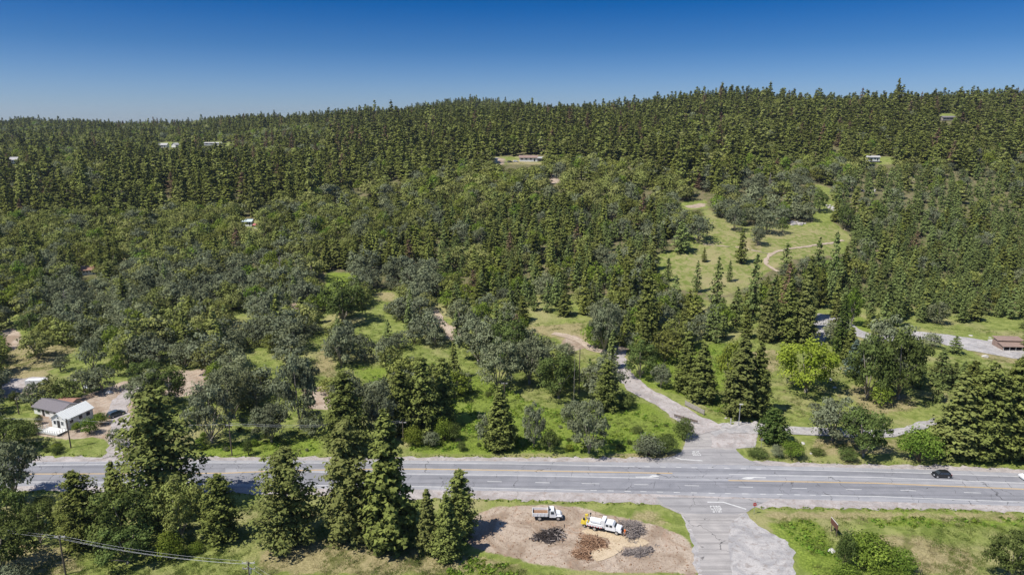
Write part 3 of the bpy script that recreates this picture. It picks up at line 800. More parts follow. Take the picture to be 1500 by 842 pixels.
LIB = {}
def lib_con(key, mk, n, **kw):
    L = []
    for i in range(n):
        V, T = conifer(100 + 17 * i + len(key) * 3, **kw); L.append((crown_mesh('crown_' + key, V, T, M[mk]), trunk_con))
    LIB[key] = L
trunk_con = mesh_of(conifer_trunk(), 'trunk', M['bark'])
hero = dict(whorls=24, boughs=10, tufts=5, per=17, leaf=.0150, width=.17, base=.02, droop=.22, shape=.78)
midc = dict(nj=.3, tc=.8, whorls=17, boughs=7, tufts=3, per=9, leaf=.024, width=.17, base=.05)
farc = dict(nj=.25, tc=.6, whorls=13, boughs=6, tufts=2, per=6, leaf=.038, width=.165, base=.08)
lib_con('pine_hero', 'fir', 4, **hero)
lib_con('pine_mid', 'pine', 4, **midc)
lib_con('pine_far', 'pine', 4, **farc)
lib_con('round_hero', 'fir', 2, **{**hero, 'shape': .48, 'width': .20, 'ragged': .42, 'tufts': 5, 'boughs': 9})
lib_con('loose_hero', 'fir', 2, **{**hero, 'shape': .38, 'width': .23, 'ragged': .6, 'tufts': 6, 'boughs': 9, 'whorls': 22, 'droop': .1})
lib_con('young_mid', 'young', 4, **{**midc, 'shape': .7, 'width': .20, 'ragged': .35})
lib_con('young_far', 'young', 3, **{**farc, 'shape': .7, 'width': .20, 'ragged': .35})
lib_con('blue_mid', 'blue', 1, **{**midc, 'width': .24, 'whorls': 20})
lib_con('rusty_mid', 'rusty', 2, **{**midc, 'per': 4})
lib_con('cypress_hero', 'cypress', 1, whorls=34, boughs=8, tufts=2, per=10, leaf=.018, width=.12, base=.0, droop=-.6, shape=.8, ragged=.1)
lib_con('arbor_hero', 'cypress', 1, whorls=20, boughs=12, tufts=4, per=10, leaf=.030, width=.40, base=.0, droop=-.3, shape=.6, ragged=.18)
def lib_oak(key, mks, n, pale=False, **kw):
    base = []
    for i in range(n):
        V, T, tips = broadleaf(300 + 13 * i + len(key), **kw)
        tm = mesh_of(oak_trunk(i + 5, tips, low=kw.get('low', .22)), 'trunk', M['palebark'] if pale else M['bark'])
        base.append((V, T, tm))
    for mk in mks:
        LIB[key + '_' + mk] = [(crown_mesh('crown_' + mk, V, T, M[mk]), tm) for V, T, tm in base]
lib_oak('hero', ['grey', 'green', 'olive', 'lime'], 3, True, lobes=38, per=135, leaf=.028, width=.60, low=.10, lobe=.165, open_=.5, ragged=.2)
lib_oak('mid', ['grey', 'olive', 'bright', 'green'], 4, True, nj=.3, tc=.75, lobes=22, per=62, leaf=.046, width=.62, low=.04, lobe=.215, open_=.4, ragged=.2)
lib_oak('far', ['grey', 'olive', 'bright'], 4, False, nj=.25, tc=.65, lobes=13, per=40, leaf=.066, width=.60, low=.0, lobe=.30, open_=.2)
lib_oak('bush', ['bright', 'green', 'grey', 'olive'], 3, False, lobes=18, per=190, leaf=.036, width=.70, low=-.05, lobe=.34, ragged=.2)

def twiggy(seed, n=60, spread=.5, r0=.03):
    r = random.Random(seed); mb = MB()
    mb.tube([(0, 0, -.03), (.01, .01, .5), (.0, .02, .95)], [r0, r0 * .6, r0 * .15], 6)
    for i in range(n):
        z = r.uniform(.25, .95); a = r.uniform(0, 6.28); L = spread * (1.1 - z) * r.uniform(.5, 1)
        p0 = Vector((0, 0, z)); p1 = p0 + Vector((math.cos(a) * L * .6, math.sin(a) * L * .6, L * .3)); p2 = p1 + Vector((math.cos(a + r.uniform(-.5, .5)) * L * .5, math.sin(a) * L * .5, L * r.uniform(0, .35)))
        mb.tube([p0, p1, p2], [r0 * .28, r0 * .16, r0 * .05], 3, cap=False)
        for q in range(2):
            p3 = p1 + Vector((r.uniform(-1, 1), r.uniform(-1, 1), r.uniform(0, .8))) * L * .35; mb.tube([p1, p3], [r0 * .12, r0 * .05], 3, cap=False)
    return mesh_of(mb, 'dead_tree_branches', M['dead'])
DEADM = [twiggy(i, 46) for i in range(2)]
SNAGM = twiggy(9, 26, .16, .018)

def tree(name, key, pos, h, w, label, cat, group=None, var=None, crownname='crown'):
    L = LIB[key]; c, t = L[(var if var is not None else random.randrange(len(L))) % len(L)]
    wb = {'pine': .17, 'round': .20, 'loose': .23, 'young': .20, 'blue': .24, 'rusty': .17, 'cypress': .12, 'arbor': .40, 'bush': .74, 'hero': .60}.get(key.split('_')[0], .60)
    sx_ = w / 2 / wb
    e = empty(name, pos, random.uniform(0, 6.28), label, cat, group)
    e.scale = (sx_, sx_, h)
    for nm, me in (('trunk', t), (crownname, c)):
        o = bpy.data.objects.new(nm, me); COL.objects.link(o); o.parent = e
    return e

def hgt(p, py_top):
    """height that makes a thing standing at p reach this row"""
    t = (py_top - CY) / F0
    return max(.5, CAMH - p.y * math.tan(PITCH + math.atan(t)) - p.z)

GP, GO, GS = 'pines and firs', 'oaks and broadleaf trees', 'shrubs and bushes'
# (kind, mesh, base column, base row, top row, width in pixels, label)
MAN = [
 ('pine_tree', 'loose_hero', 240, 752, 574, 122, 'tallest broad pine on the left, crossing in front of the highway'),
 ('pine_tree', 'loose_hero', 124, 800, 688, 66, 'mid sized pine standing left of the large tree clump'),
 ('pine_tree', 'pine_hero', 172, 752, 674, 40, 'slim dark conifer poking up beside the tall left pine'),
 ('oak_tree', 'hero_green', 190, 812, 716, 96, 'broad dark green tree below the tallest left pine'),
 ('oak_tree', 'hero_olive', 270, 795, 708, 70, 'olive oak with a pale trunk in the left clump'),
 ('pine_tree', 'round_hero', 326, 792, 694, 62, 'yellow green pine at the right end of the left clump'),
 ('oak_tree', 'hero_green', 188, 834, 770, 74, 'low rounded tree at the foot of the left clump'),
 ('shrub', 'bush_bright', 250, 826, 782, 44, 'light green shrub under the left tree clump'),
 ('shrub', 'bush_bright', 287, 812, 796, 26, 'small round light shrub right of the left clump'),
 ('shrub', 'bush_green', 165, 808, 776, 30, 'small dark shrub between the pines of the left clump'),
 ('oak_tree', 'hero_grey', 20, 742, 648, 78, 'tall open oak at the left edge beside the highway'),
 ('oak_tree', 'hero_green', 6, 668, 616, 76, 'dense green tree at the left edge above the highway'),
 ('oak_tree', 'hero_green', 62, 800, 738, 46, 'small thin tree behind the left utility pole'),
 ('oak_tree', 'hero_green', 8, 850, 765, 86, 'dark tree filling the bottom left corner'),
 ('oak_tree', 'hero_green', 12, 788, 716, 60, 'dark tree at the left edge below the highway'),
 ('shrub', 'bush_green', 62, 746, 730, 36, 'low bush on the highway bank at far left'),
 ('shrub', 'bush_grey', 24, 868, 826, 46, 'grey twiggy bush in the bottom left corner'),
 ('pine_tree', 'loose_hero', 424, 797, 654, 92, 'lone pine standing on the grass between the two foreground clumps'),
 ('pine_tree', 'round_hero', 514, 790, 612, 92, 'broad darker pine left of the tallest foreground fir'),
 ('pine_tree', 'pine_hero', 572, 803, 600, 94, 'tall pointed conifer with layered yellow green boughs'),
 ('pine_tree', 'pine_hero', 627, 808, 716, 44, 'small conifer right of the tall pointed one'),
 ('pine_tree', 'pine_hero', 655, 818, 722, 52, 'front conifer of the trio beside the dirt lot'),
 ('pine_tree', 'round_hero', 674, 786, 686, 56, 'taller conifer of the trio beside the dirt lot'),
 ('shrub', 'bush_green', 1236, 838, 776, 30, 'thin dark upright bush under the brown roadside sign'),
 ('shrub', 'bush_bright', 1270, 838, 784, 78, 'large leafy bright green bush in the bottom right field'),
 ('shrub', 'bush_bright', 1312, 846, 806, 58, 'lower leafy bush right of the large field bush'),
 ('shrub', 'bush_bright', 1240, 858, 830, 50, 'leafy bush at the bottom edge below the white stone'),
 ('shrub', 'bush_bright', 1298, 868, 835, 60, 'spreading bush at the bottom edge'),
 ('oak_tree', 'hero_green', 1478, 862, 782, 66, 'dark half bare oak in the bottom right corner'),
 # north of the highway
 ('pine_tree', 'pine_hero', 1027, 588, 502, 50, 'right conifer of the pair above the plank guard rail'),
 ('pine_tree', 'pine_hero', 1005, 574, 482, 42, 'left conifer of the pair above the plank guard rail'),
 ('pine_tree', 'pine_hero', 1083, 610, 490, 66, 'large dark conifer behind the street lamp'),
 ('pine_tree', 'pine_hero', 1107, 608, 500, 48, 'conifer right of the one behind the street lamp'),
 ('maple_tree', 'hero_lime', 1180, 580, 500, 86, 'lime green spreading tree alone on the upper lawn'),
 ('oak_tree', 'mid_bright', 1068, 566, 502, 44, 'light green tree between the two conifer pairs'),
 ('shrub', 'arbor_hero', 1131, 654, 597, 52, 'dense pointed evergreen bush by the drive corner'),
 ('shrub', 'bush_bright', 1161, 674, 645, 36, 'round bright bush left of the white stone by the highway'),
 ('shrub', 'bush_grey', 1137, 672, 652, 20, 'small grey green bush beside the drive corner'),
 ('shrub', 'bush_green', 1110, 672, 657, 34, 'low spreading green mound at the highway corner'),
 ('oak_tree', 'hero_grey', 1218, 650, 586, 74, 'leaning grey oak with visible limbs over the pale drive'),
 ('oak_tree', 'hero_green', 1264, 674, 602, 64, 'dark oak right of the leaning grey one'),
 ('shrub', 'bush_bright', 1345, 683, 628, 66, 'big bright green bush beside the highway at right'),
 ('shrub', 'bush_green', 1240, 678, 655, 30, 'dark bush at the highway edge under the oaks'),
 ('shrub', 'bush_green', 1197, 668, 656, 24, 'low bush on the verge below the pale drive'),
 ('pine_tree', 'pine_hero', 1396, 670, 545, 76, 'leftmost of the big conifers beyond the black car'),
 ('pine_tree', 'round_hero', 1436, 672, 530, 74, 'second big conifer above the black car'),
 ('pine_tree', 'pine_hero', 1472, 672, 520, 70, 'third big conifer above the black car'),
 ('pine_tree', 'round_hero', 1508, 674, 492, 76, 'tallest conifer at the right edge'),
 ('pine_tree', 'round_hero', 1450, 640, 540, 56, 'conifer behind the row at the right edge'),
 ('pine_tree', 'round_hero', 1412, 636, 528, 46, 'conifer tip rising behind the big right hand row'),
 ('oak_tree', 'hero_green', 1270, 588, 498, 66, 'left tree of the round clump on the lawn'),
 ('oak_tree', 'hero_green', 1315, 590, 486, 76, 'right tree of the round clump on the lawn'),
 ('oak_tree', 'mid_bright', 1288, 596, 562, 34, 'small light tree at the foot of the lawn clump'),
 ('oak_tree', 'hero_grey', 1300, 560, 470, 70, 'tall grey green tree at the back of the lawn clump'),
 ('pine_tree', 'young_mid', 1375, 568, 508, 36, 'small pine right of the lawn clump'),
 ('pine_tree', 'young_mid', 1396, 566, 530, 26, 'smallest pine right of the lawn clump'),
 ('spruce_tree', 'blue_mid', 1250, 552, 496, 42, 'blue grey spruce in front of the upper drive'),
 ('cypress_tree', 'cypress_hero', 1228, 528, 430, 26, 'tall narrow pointed cypress beside the upper drive'),
 ('pine_tree', 'pine_hero', 1243, 532, 478, 34, 'dark conifer touching the narrow cypress'),
 ('oak_tree', 'mid_bright', 1247, 478, 424, 26, 'slender lime tree right of the narrow cypress'),
 ('pine_tree', 'pine_mid', 1272, 480, 458, 16, 'small conifer above the drive bend'),
 ('pine_tree', 'young_mid', 1398, 518, 492, 26, 'small pine at the bend of the grey road'),
 ('oak_tree', 'mid_grey', 1365, 510, 488, 28, 'thin grey tree over the grey road'),
 ('pine_tree', 'pine_hero', 1175, 502, 404, 44, 'tall conifer left of the narrow cypress'),
 ('pine_tree', 'pine_hero', 1152, 500, 408, 42, 'conifer second left of the narrow cypress'),
 ('pine_tree', 'rusty_mid', 1150, 470, 384, 32, 'browned conifer rising from the green stand'),
 ('pine_tree', 'pine_hero', 1180, 468, 372, 34, 'tall dark conifer behind the browned one'),
 ('pine_tree', 'pine_hero', 1122, 500, 420, 34, 'conifer at the top edge of the left lawn'),
 ('pine_tree', 'pine_mid', 1085, 386, 334, 22, 'lone conifer standing on the upper meadow'),
 ('pine_tree', 'pine_mid', 1031, 384, 362, 11, 'tiny lone conifer on the upper meadow'),
 ('pine_tree', 'young_mid', 978, 412, 376, 16, 'slim pine at the left edge of the meadow'),
 ('oak_tree', 'mid_grey', 1110, 360, 330, 24, 'grey oak casting shadow on the meadow'),
 ('oak_tree', 'mid_grey', 1122, 344, 308, 34, 'larger dark grey oak at the top of the meadow'),
 ('oak_tree', 'mid_grey', 1075, 339, 306, 26, 'grey oak at the upper left of the meadow'),
 ('oak_tree', 'mid_green', 1146, 342, 318, 18, 'small dark oak at the top of the meadow'),
 ('oak_tree', 'mid_green', 1237, 338, 300, 24, 'upright dark oak at the right end of the meadow'),
 ('oak_tree', 'mid_green', 1200, 312, 278, 24, 'dark tree standing on the green above the meadow'),
 ('oak_tree', 'mid_grey', 1022, 356, 318, 40, 'rounded oak at the left end of the meadow'),
 ('pine_tree', 'young_mid', 998, 370, 322, 34, 'pine beside the rounded oak at the left of the meadow'),
 ('oak_tree', 'mid_grey', 968, 570, 534, 28, 'small grey olive like tree on the bank above the drive'),
 ('oak_tree', 'hero_green', 938, 556, 502, 46, 'dark tree at the inside of the drive bend'),
 ('pine_tree', 'pine_hero', 946, 500, 392, 42, 'tall conifer rising above the drive bend'),
 ('oak_tree', 'hero_grey', 884, 520, 446, 46, 'thin grey tree left of the drive top'),
 ('pine_tree', 'round_hero', 888, 602, 526, 40, 'bushy young conifer left of the gravel drive'),
 ('shrub', 'bush_green', 917, 602, 576, 28, 'dark shrub left of the gravel drive'),
 ('shrub', 'bush_green', 1000, 645, 614, 34, 'green bush touching the drive corner left of the junction'),
 ('shrub', 'bush_grey', 950, 672, 638, 52, 'grey green bush above the left stop line'),
 ('shrub', 'bush_green', 975, 668, 636, 36, 'green bush right of the grey one above the stop line'),
 ('shrub', 'bush_green', 933, 636, 624, 18, 'small dark shrub in the bright weeds'),
 ('oak_tree', 'hero_grey', 862, 668, 592, 58, 'grey tree with a dark trunk beside the highway'),
 ('oak_tree', 'hero_grey', 842, 630, 588, 42, 'pale thin tree behind the grey roadside one'),
 ('oak_tree', 'mid_green', 806, 664, 630, 26, 'small dark tree beside the highway'),
 ('oak_tree', 'hero_grey', 782, 658, 594, 32, 'narrow grey tree beside the highway'),
 ('pine_tree', 'pine_hero', 733, 658, 562, 54, 'conifer beside the highway left of the grey tree'),
 ('oak_tree', 'mid_grey', 712, 655, 606, 34, 'light shrubby tree left of the roadside conifer'),
 ('shrub', 'bush_bright', 652, 648, 614, 34, 'bright round bush beside the power pole'),
 ('shrub', 'bush_green', 664, 648, 618, 26, 'dark bush right of the bright round one'),
 ('shrub', 'bush_grey', 633, 656, 632, 28, 'grey bush at the foot of the bright one'),
 ('shrub', 'bush_bright', 606, 655, 626, 34, 'light green bush left of the power pole'),
 ('shrub', 'bush_green', 676, 662, 646, 14, 'tiny dark bush on the highway bank'),
 ('pine_tree', 'round_hero', 508, 664, 543, 70, 'broad pine standing behind the foreground pair across the highway'),
 ('pine_tree', 'pine_hero', 588, 636, 530, 50, 'left conifer of the dark group above the power pole'),
 ('pine_tree', 'round_hero', 620, 632, 520, 56, 'middle conifer of the dark group above the power pole'),
 ('pine_tree', 'round_hero', 650, 620, 524, 48, 'right conifer of the dark group above the power pole'),
 ('oak_tree', 'hero_grey', 560, 648, 570, 50, 'grey oak left of the dark conifer group'),
 ('oak_tree', 'hero_grey', 442, 634, 520, 66, 'tall grey oak on the slope above the highway'),
 ('oak_tree', 'hero_grey', 398, 652, 592, 54, 'open oak with a visible trunk on the grass bank'),
 ('oak_tree', 'hero_grey', 458, 640, 604, 36, 'small oak beside the open one on the bank'),
 ('oak_tree', 'hero_grey', 312, 654, 562, 66, 'grey oak right of the tall left pine'),
 ('oak_tree', 'hero_grey', 345, 618, 540, 60, 'grey oak behind the one right of the tall pine'),
 ('shrub', 'bush_green', 364, 668, 642, 16, 'dark upright shrub right of the bank pole'),
 ('shrub', 'bush_green', 352, 633, 625, 10, 'tiny shrub near the bank pole'),
 ('pine_tree', 'young_mid', 1020, 428, 382, 18, 'small pointed conifer at the lower left of the meadow'),
 ('pine_tree', 'young_mid', 1048, 464, 376, 28, 'conifer rising across the lower edge of the meadow'),
 ('pine_tree', 'young_mid', 1068, 413, 380, 12, 'thin young conifer inside the lower meadow'),
 ('pine_tree', 'young_mid', 1102, 470, 371, 32, 'broader conifer crossing the lower edge of the meadow'),
 ('pine_tree', 'young_mid', 1150, 400, 354, 22, 'conifer standing where the meadow track bends'),
 ('pine_tree', 'young_mid', 1195, 420, 347, 22, 'conifer with its tip over the meadow track'),
 ('pine_tree', 'young_mid', 1217, 438, 334, 24, 'tallest conifer crossing the right end of the meadow'),
 ('pine_tree', 'young_mid', 988, 452, 402, 24, 'conifer below the left corner of the meadow'),
 ('pine_tree', 'young_mid', 1128, 482, 402, 30, 'conifer left of the browned one below the meadow'),
 ('pine_tree', 'young_mid', 1077, 478, 420, 26, 'green conifer below the middle of the meadow'),
 # around the white house
 ('shrub', 'bush_bright', 132, 638, 613, 27, 'bright rounded shrub right of the white house'),
 ('shrub', 'bush_bright', 148, 624, 604, 24, 'bright shrub behind the rounded one by the drive'),
 ('shrub', 'bush_bright', 113, 633, 618, 14, 'small bright shrub touching the white house wall'),
 ('oak_tree', 'mid_grey', 174, 656, 628, 26, 'grey bush beside the drive entrance'),
 ('oak_tree', 'mid_grey', 50, 600, 562, 32, 'grey tree behind the grey roofed house'),
 ('oak_tree', 'mid_green', 23, 592, 573, 15, 'small round dark tree by the thin pole'),
 ('oak_tree', 'mid_olive', 76, 590, 552, 32, 'olive green tree behind the grey roofed house'),
 ('oak_tree', 'mid_green', 98, 590, 556, 30, 'green shrubby tree above the brown shed'),
 ('oak_tree', 'mid_grey', 125, 578, 540, 42, 'spreading grey tree above the yard'),
 ('oak_tree', 'mid_grey', 150, 576, 538, 40, 'grey tree with a tarp under it above the yard'),
 ('oak_tree', 'hero_green', 214, 572, 528, 42, 'dark tree at the top of the yard drive'),
 ('oak_tree', 'mid_bright', 174, 552, 522, 22, 'bright young tree on bare earth'),
 ('oak_tree', 'mid_grey', 138, 542, 496, 38, 'grey oak at the right of the left meadow'),
 ('oak_tree', 'mid_olive', 58, 528, 486, 50, 'wide olive oak standing on the left meadow'),
 ('oak_tree', 'mid_olive', 96, 506, 468, 46, 'olive oak behind the wide one on the left meadow'),
 ('oak_tree', 'mid_green', 46, 494, 460, 34, 'dark oak at the top of the left meadow'),
 ('oak_tree', 'mid_grey', 90, 545, 522, 22, 'small grey tree on the left meadow'),
 ('shrub', 'bush_green', 58, 622, 608, 12, 'small green shrub at the corner of the grey house'),
 ('shrub', 'bush_green', 44, 640, 622, 36, 'green bush left of the deck'),
 ('oak_tree', 'hero_green', 246, 600, 540, 56, 'oak behind the tall left pine'),
 ('pine_tree', 'round_hero', 226, 636, 562, 40, 'yellow green tree left of the tall pine top'),
 ('oak_tree', 'mid_grey', 500, 540, 482, 40, 'dark grey oak standing on the green slope'),
 ('oak_tree', 'mid_grey', 535, 530, 492, 34, 'grey oak casting shadow right of the slope oak'),
 ('oak_tree', 'hero_green', 505, 478, 414, 66, 'large blue grey oak in the middle clearing'),
 ('oak_tree', 'mid_grey', 460, 492, 472, 22, 'small oak on the open green slope'),
 ('oak_tree', 'hero_green', 818, 588, 520, 62, 'broad oak on the green slope left of the snag'),
 ('oak_tree', 'hero_grey', 776, 566, 500, 66, 'grey green oak left of the broad slope oak'),
 ('oak_tree', 'hero_grey', 730, 575, 500, 60, 'grey tree right of the dark conifer group'),
 ('oak_tree', 'hero_grey', 700, 535, 470, 66, 'grey tree above the right end of the conifer group'),
 ('oak_tree', 'hero_green', 745, 540, 470, 60, 'green tree in the centre of the wooded slope'),
]
GROUPS = {'pine_tree': 'pine', 'oak_tree': 'oak', 'shrub': 'shrub'}
for i, (kind, key, bx, by, ty, wpx, lab) in enumerate(MAN):
    p = P(bx, by); back = {'bus': .5, 'her': .35, 'mid': .3, 'arb': .6}.get(key[:3], .12); d0 = p.y * cp + (CAMH - p.z) * sp_
    yy = p.y + back * wpx * d0 / F0 / 2; p = Vector((p.x * yy / p.y, yy, float(elev(p.x * yy / p.y, yy)))); h = hgt(p, ty); dep = p.y * cp + (CAMH - p.z - h * .4) * sp_
    w = wpx * dep / F0
    cat = {'pine_tree': 'pine tree', 'oak_tree': 'tree', 'shrub': 'bush', 'maple_tree': 'tree', 'spruce_tree': 'spruce', 'cypress_tree': 'cypress'}[kind]
    tree(kind, key, p, h, w, lab, cat, {'pine_tree': GP, 'oak_tree': GO, 'shrub': GS}.get(kind), i, 'crown' if kind != 'shrub' else 'foliage')

# ---- the wild wood: jittered grid over the hills, thinned to the clearings of the photograph
def grid_pts(y0, y1, s, r):
    X = []; Y = []
    for y in np.arange(y0, y1, s):
        xs = np.arange(-(.95 * y + 30), .95 * y + 30, s); X.append(xs + r.uniform(-.48, .48, len(xs)) * s); Y.append(y + r.uniform(-.48, .48, len(xs)) * s)
    return np.concatenate(X), np.concatenate(Y)
r = np.random.default_rng(21)
parts_ = [grid_pts(172, 430, 6.2, r), grid_pts(430, 1250, 8.3, r), grid_pts(1250, 2600, 11, r)]
WX = np.concatenate([p[0] for p in parts_]); WY = np.concatenate([p[1] for p in parts_]); WZ = elev(WX, WY)
bpx, bpy_ = proj(WX, WY, WZ)
U = r.random(len(WX)); U2 = r.random(len(WX)); U3 = r.random(len(WX))
YB = np.interp(bpx, [0, 200, 450, 600, 700, 850, 1000, 1100, 1200, 1300, 1500], [325, 325, 300, 272, 248, 252, 285, 275, 245, 245, 255])
sp = np.zeros(len(WX), int)       # 0 pine 1 young 2 grey 3 olive 4 bright
PR = np.zeros((len(WX), 5)); PR[:] = (.90, 0, .02, .06, .02)
def setp(c, pr): PR[c] = pr
setp(bpy_ < YB, (.90, 0, .02, .05, .03))
QF = np.sin(WX / 63 + 1) * np.sin(WY / 85 + 2) + .7 * np.sin(WX / 31 + WY / 44) + .5 * np.sin(WX / 120 - WY / 150 + 4) + .35 * np.sin(WX / 14) * np.sin(WY / 17)
setp((bpy_ < YB) & (QF > .75), (.35, 0, .14, .36, .15))
setp((bpy_ < YB) & (QF > 1.15), (.12, 0, .18, .50, .20))
setp((bpx > 1030) & (bpx < 1235) & (bpy_ > 238) & (bpy_ < 275), (.25, 0, .10, .30, .35))
setp((bpx < 480) & (bpy_ < 232) & (bpy_ > 192) & (QF > -.2), (.22, 0, .22, .36, .20))
setp((bpy_ >= YB) & (bpy_ < YB + 95), (.06, .04, .18, .60, .12))
setp((bpx < 460) & (bpy_ >= YB + 60) & (bpy_ < 500), (.14, .08, .26, .40, .12))
setp((bpx >= 190) & (bpx < 660) & (bpy_ >= 400), (.05, .10, .60, .19, .06))
setp((bpx < 190) & (bpy_ >= 420), (.05, .05, .55, .25, .1))
setp((bpx >= 640) & (bpx < 980) & (bpy_ >= 315) & (bpy_ < 470), (.24, .46, .10, .13, .07))
setp((bpx >= 860) & (bpx < 1000) & (bpy_ >= 390) & (bpy_ < 470), (.48, .26, .12, .07, .07))
setp((bpx >= 640) & (bpx < 1000) & (bpy_ >= 470), (.10, .25, .48, .05, .12))
setp((bpx >= 980) & (bpx < 1235) & (bpy_ >= 400), (.38, .22, .22, .10, .08))
setp((bpx >= 980) & (bpx < 1235) & (bpy_ >= 262) & (bpy_ < 400), (.15, .1, .5, .2, .05))
setp((bpx >= 1225) & (bpy_ >= 262), (.08, .82, .04, .04, .02))
setp((bpx < 330) & (bpy_ < 225) & (bpy_ > 196), (.45, 0, .15, .3, .10))
cum = PR.cumsum(1); sp = (U[:, None] > cum).sum(1).clip(0, 4)
STAND = 1 + .22 * np.sin(WX / 47 + .5) * np.sin(WY / 39) + .12 * np.sin(WX / 23 + WY / 18)
hh = np.choose(sp, [(10 + 16 * U2 ** 1.2) * STAND, 8 + 6.5 * U2, 6.5 + 5 * U2, 6.5 + 5 * U2, 6 + 5 * U2])
hh = np.where((sp == 0) & (U < .018), hh * 1.18 + 3, hh)
hh = np.where((sp == 0) & (bpx < 480) & (bpy_ < 262), hh * .78, hh)
hh = np.where((sp == 0) & (bpy_ > YB + 20), 10 + 8 * U2, hh)
hh = np.where((WY > 1250), hh * 1.0, hh)
ww = np.choose(sp, [.22 * hh + np.where(WY > 430, 4.0, 2.4) + 1.6 * U3, .40 * hh, 1.05 * hh, 1.15 * hh, .95 * hh])
keep = (bpx > -120) & (bpx < 1620)
keep &= np.where(sp >= 2, U3 < .78, U3 < np.where(WY > 430, .80, .9))
ridge_field = inpoly(bpx, bpy_, [(150, 172), (300, 172), (300, 190), (150, 188)]); keep &= ~(ridge_field & (U < .75))
# thin, open oak savanna in the centre left
thin = (bpx > 330) & (bpx < 660) & (bpy_ > 395) & (bpy_ < 640)
nn_ = np.sin(WX / 9.5 + 1) * np.sin(WY / 12.5) + .5 * np.sin(WX / 5 + WY / 7)
keep |= thin & (bpx > -120) & (U3 < .92)
keep &= ~(thin & (nn_ > .42) & (U3 < .9))
thin3 = (bpy_ > 600) & (bpx > 200); keep &= ~thin3
def hits(h, fs):
    r_ = np.zeros(len(WX), bool)
    for f in fs:
        a, c = proj(WX, WY, WZ + h * f)
        for poly in CLEAR: r_ |= inpoly(a, c, poly)
    return r_
keep &= ~hits(hh, (0.,))
full = hits(hh, (.35, .7, .93)); half = hits(hh * .5, (.4, .93))
keep &= ~(full & half); ww = np.where(full & ~half, ww * .62, ww); hh = np.where(full & ~half, hh * .5, hh)
# leave room round the trees placed one by one
mp = [P(m_[2], m_[3]) for m_ in MAN]; mr = [m_[5] * .5 * (p.y / 1000 + .02) for m_, p in zip(MAN, mp)]
for p, rr in zip(mp, mr): keep &= (WX - p.x) ** 2 + (WY - p.y) ** 2 > (rr * .9 + 1.6) ** 2
# ridges hide what is behind them
vis = np.ones(len(WX), bool)
for t in np.linspace(.3, .97, 26):
    E = elev(WX * t, WY * t) + (6 if t > .5 else 0); sight = CAMH + (WZ + hh - CAMH) * t
    vis &= ~((sight < E) & (WY > 500))
keep &= vis
ids = np.nonzero(keep)[0]
dep = WY[ids] * cp + (CAMH - WZ[ids]) * sp_
size = hh[ids] / dep; ox = bpx[ids]; oy = bpy_[ids]
infr = (ox > 0) & (ox < 1500) & (oy < 842)
man_p = sum(m_[0] == 'pine_tree' for m_ in MAN); man_o = sum(m_[0] == 'oak_tree' for m_ in MAN)
single = set()
def region(px, py):
    if py < 262: return 'far hillside'
    if px < 400: return 'left hillside'
    if px < 700: return 'open oak slope left of centre'
    if px < 960: return 'central slope'
    if px < 1230: return 'ground around the upper meadow'
    return 'dense plantation above the brown barn'
for fam, n_man, ks in (('p', man_p, (0, 1)), ('o', man_o, (2, 3, 4))):
    sel = np.array([i for i in range(len(ids)) if sp[ids[i]] in ks and infr[i]])
    order = sel[np.argsort(-size[sel])][:300 - n_man]
    single |= set(order.tolist())
KN = {0: ('pine_tree', 'pine', 'pine tree', 'dark olive pine'), 1: ('young_pine_tree', 'young', 'pine tree', 'bushy young pine'),
      2: ('oak_tree', 'grey', 'tree', 'grey green oak'), 3: ('oak_tree', 'olive', 'tree', 'olive green oak'), 4: ('oak_tree', 'bright', 'tree', 'bright green broadleaf tree')}
MARKS = [(85, 620, 'the white cabin'), (55, 505, 'the left meadow'), (240, 575, 'the tallest left pine'), (132, 395, 'the half hidden brown roof'), (365, 328, 'the pale blue roof'),
         (268, 560, 'the bare earth bank'), (505, 415, 'the large blue grey oak'), (565, 435, 'the yellow grass patch'), (620, 525, 'the dark conifer group'), (650, 475, 'the rutted dirt track'),
         (500, 530, 'the green slope oaks'), (442, 600, 'the tall bank oak'), (340, 640, 'the thin bank pole'), (739, 561, 'the slope power pole'), (848, 540, 'the bare dark pole'), (845, 500, 'the tan track'),
         (920, 550, 'the gravel drive bend'), (946, 400, 'the tall conifer over the drive'), (1005, 350, 'the left end of the meadow'), (1085, 360, 'the lone meadow conifer'), (1166, 328, 'the grey rock outcrop'),
         (1130, 375, 'the curving meadow track'), (1228, 440, 'the narrow cypress'), (1150, 400, 'the browned conifer'), (1300, 470, 'the drive bend'), (1380, 485, 'the grey gravel yard'), (1475, 490, 'the brown barn'),
         (1237, 320, 'the upright meadow oak'), (775, 235, 'the hill bench house'), (1340, 265, 'the bare earth strip'), (170, 540, 'the bright young tree'), (412, 390, 'the leafless grey tree'),
         (745, 480, 'the central slope tree'), (800, 420, 'the middle of the central slope'), (560, 330, 'the olive oak belt'), (200, 470, 'the grey oak wood'), (1420, 420, 'the middle of the plantation'), (1300, 400, 'the plantation edge'), (248, 213, 'the white roofed hill houses'), (22, 238, 'the small far grey roof'), (330, 212, 'the pale flat roof'), (1388, 172, 'the high grey roof'),
         (1277, 234, 'the beige hillside roof'), (1490, 228, 'the orange roof'), (10, 330, 'the left edge of the picture'), (735, 236, 'the hill bench fence'), (262, 385, 'the bare purple grey tree'), (98, 440, 'the bare left tree'), (20, 460, 'the top of the left meadow'), (1120, 265, 'the bleached snag'), (600, 400, 'the top of the oak slope'), (700, 440, 'the slope above the rutted track')]
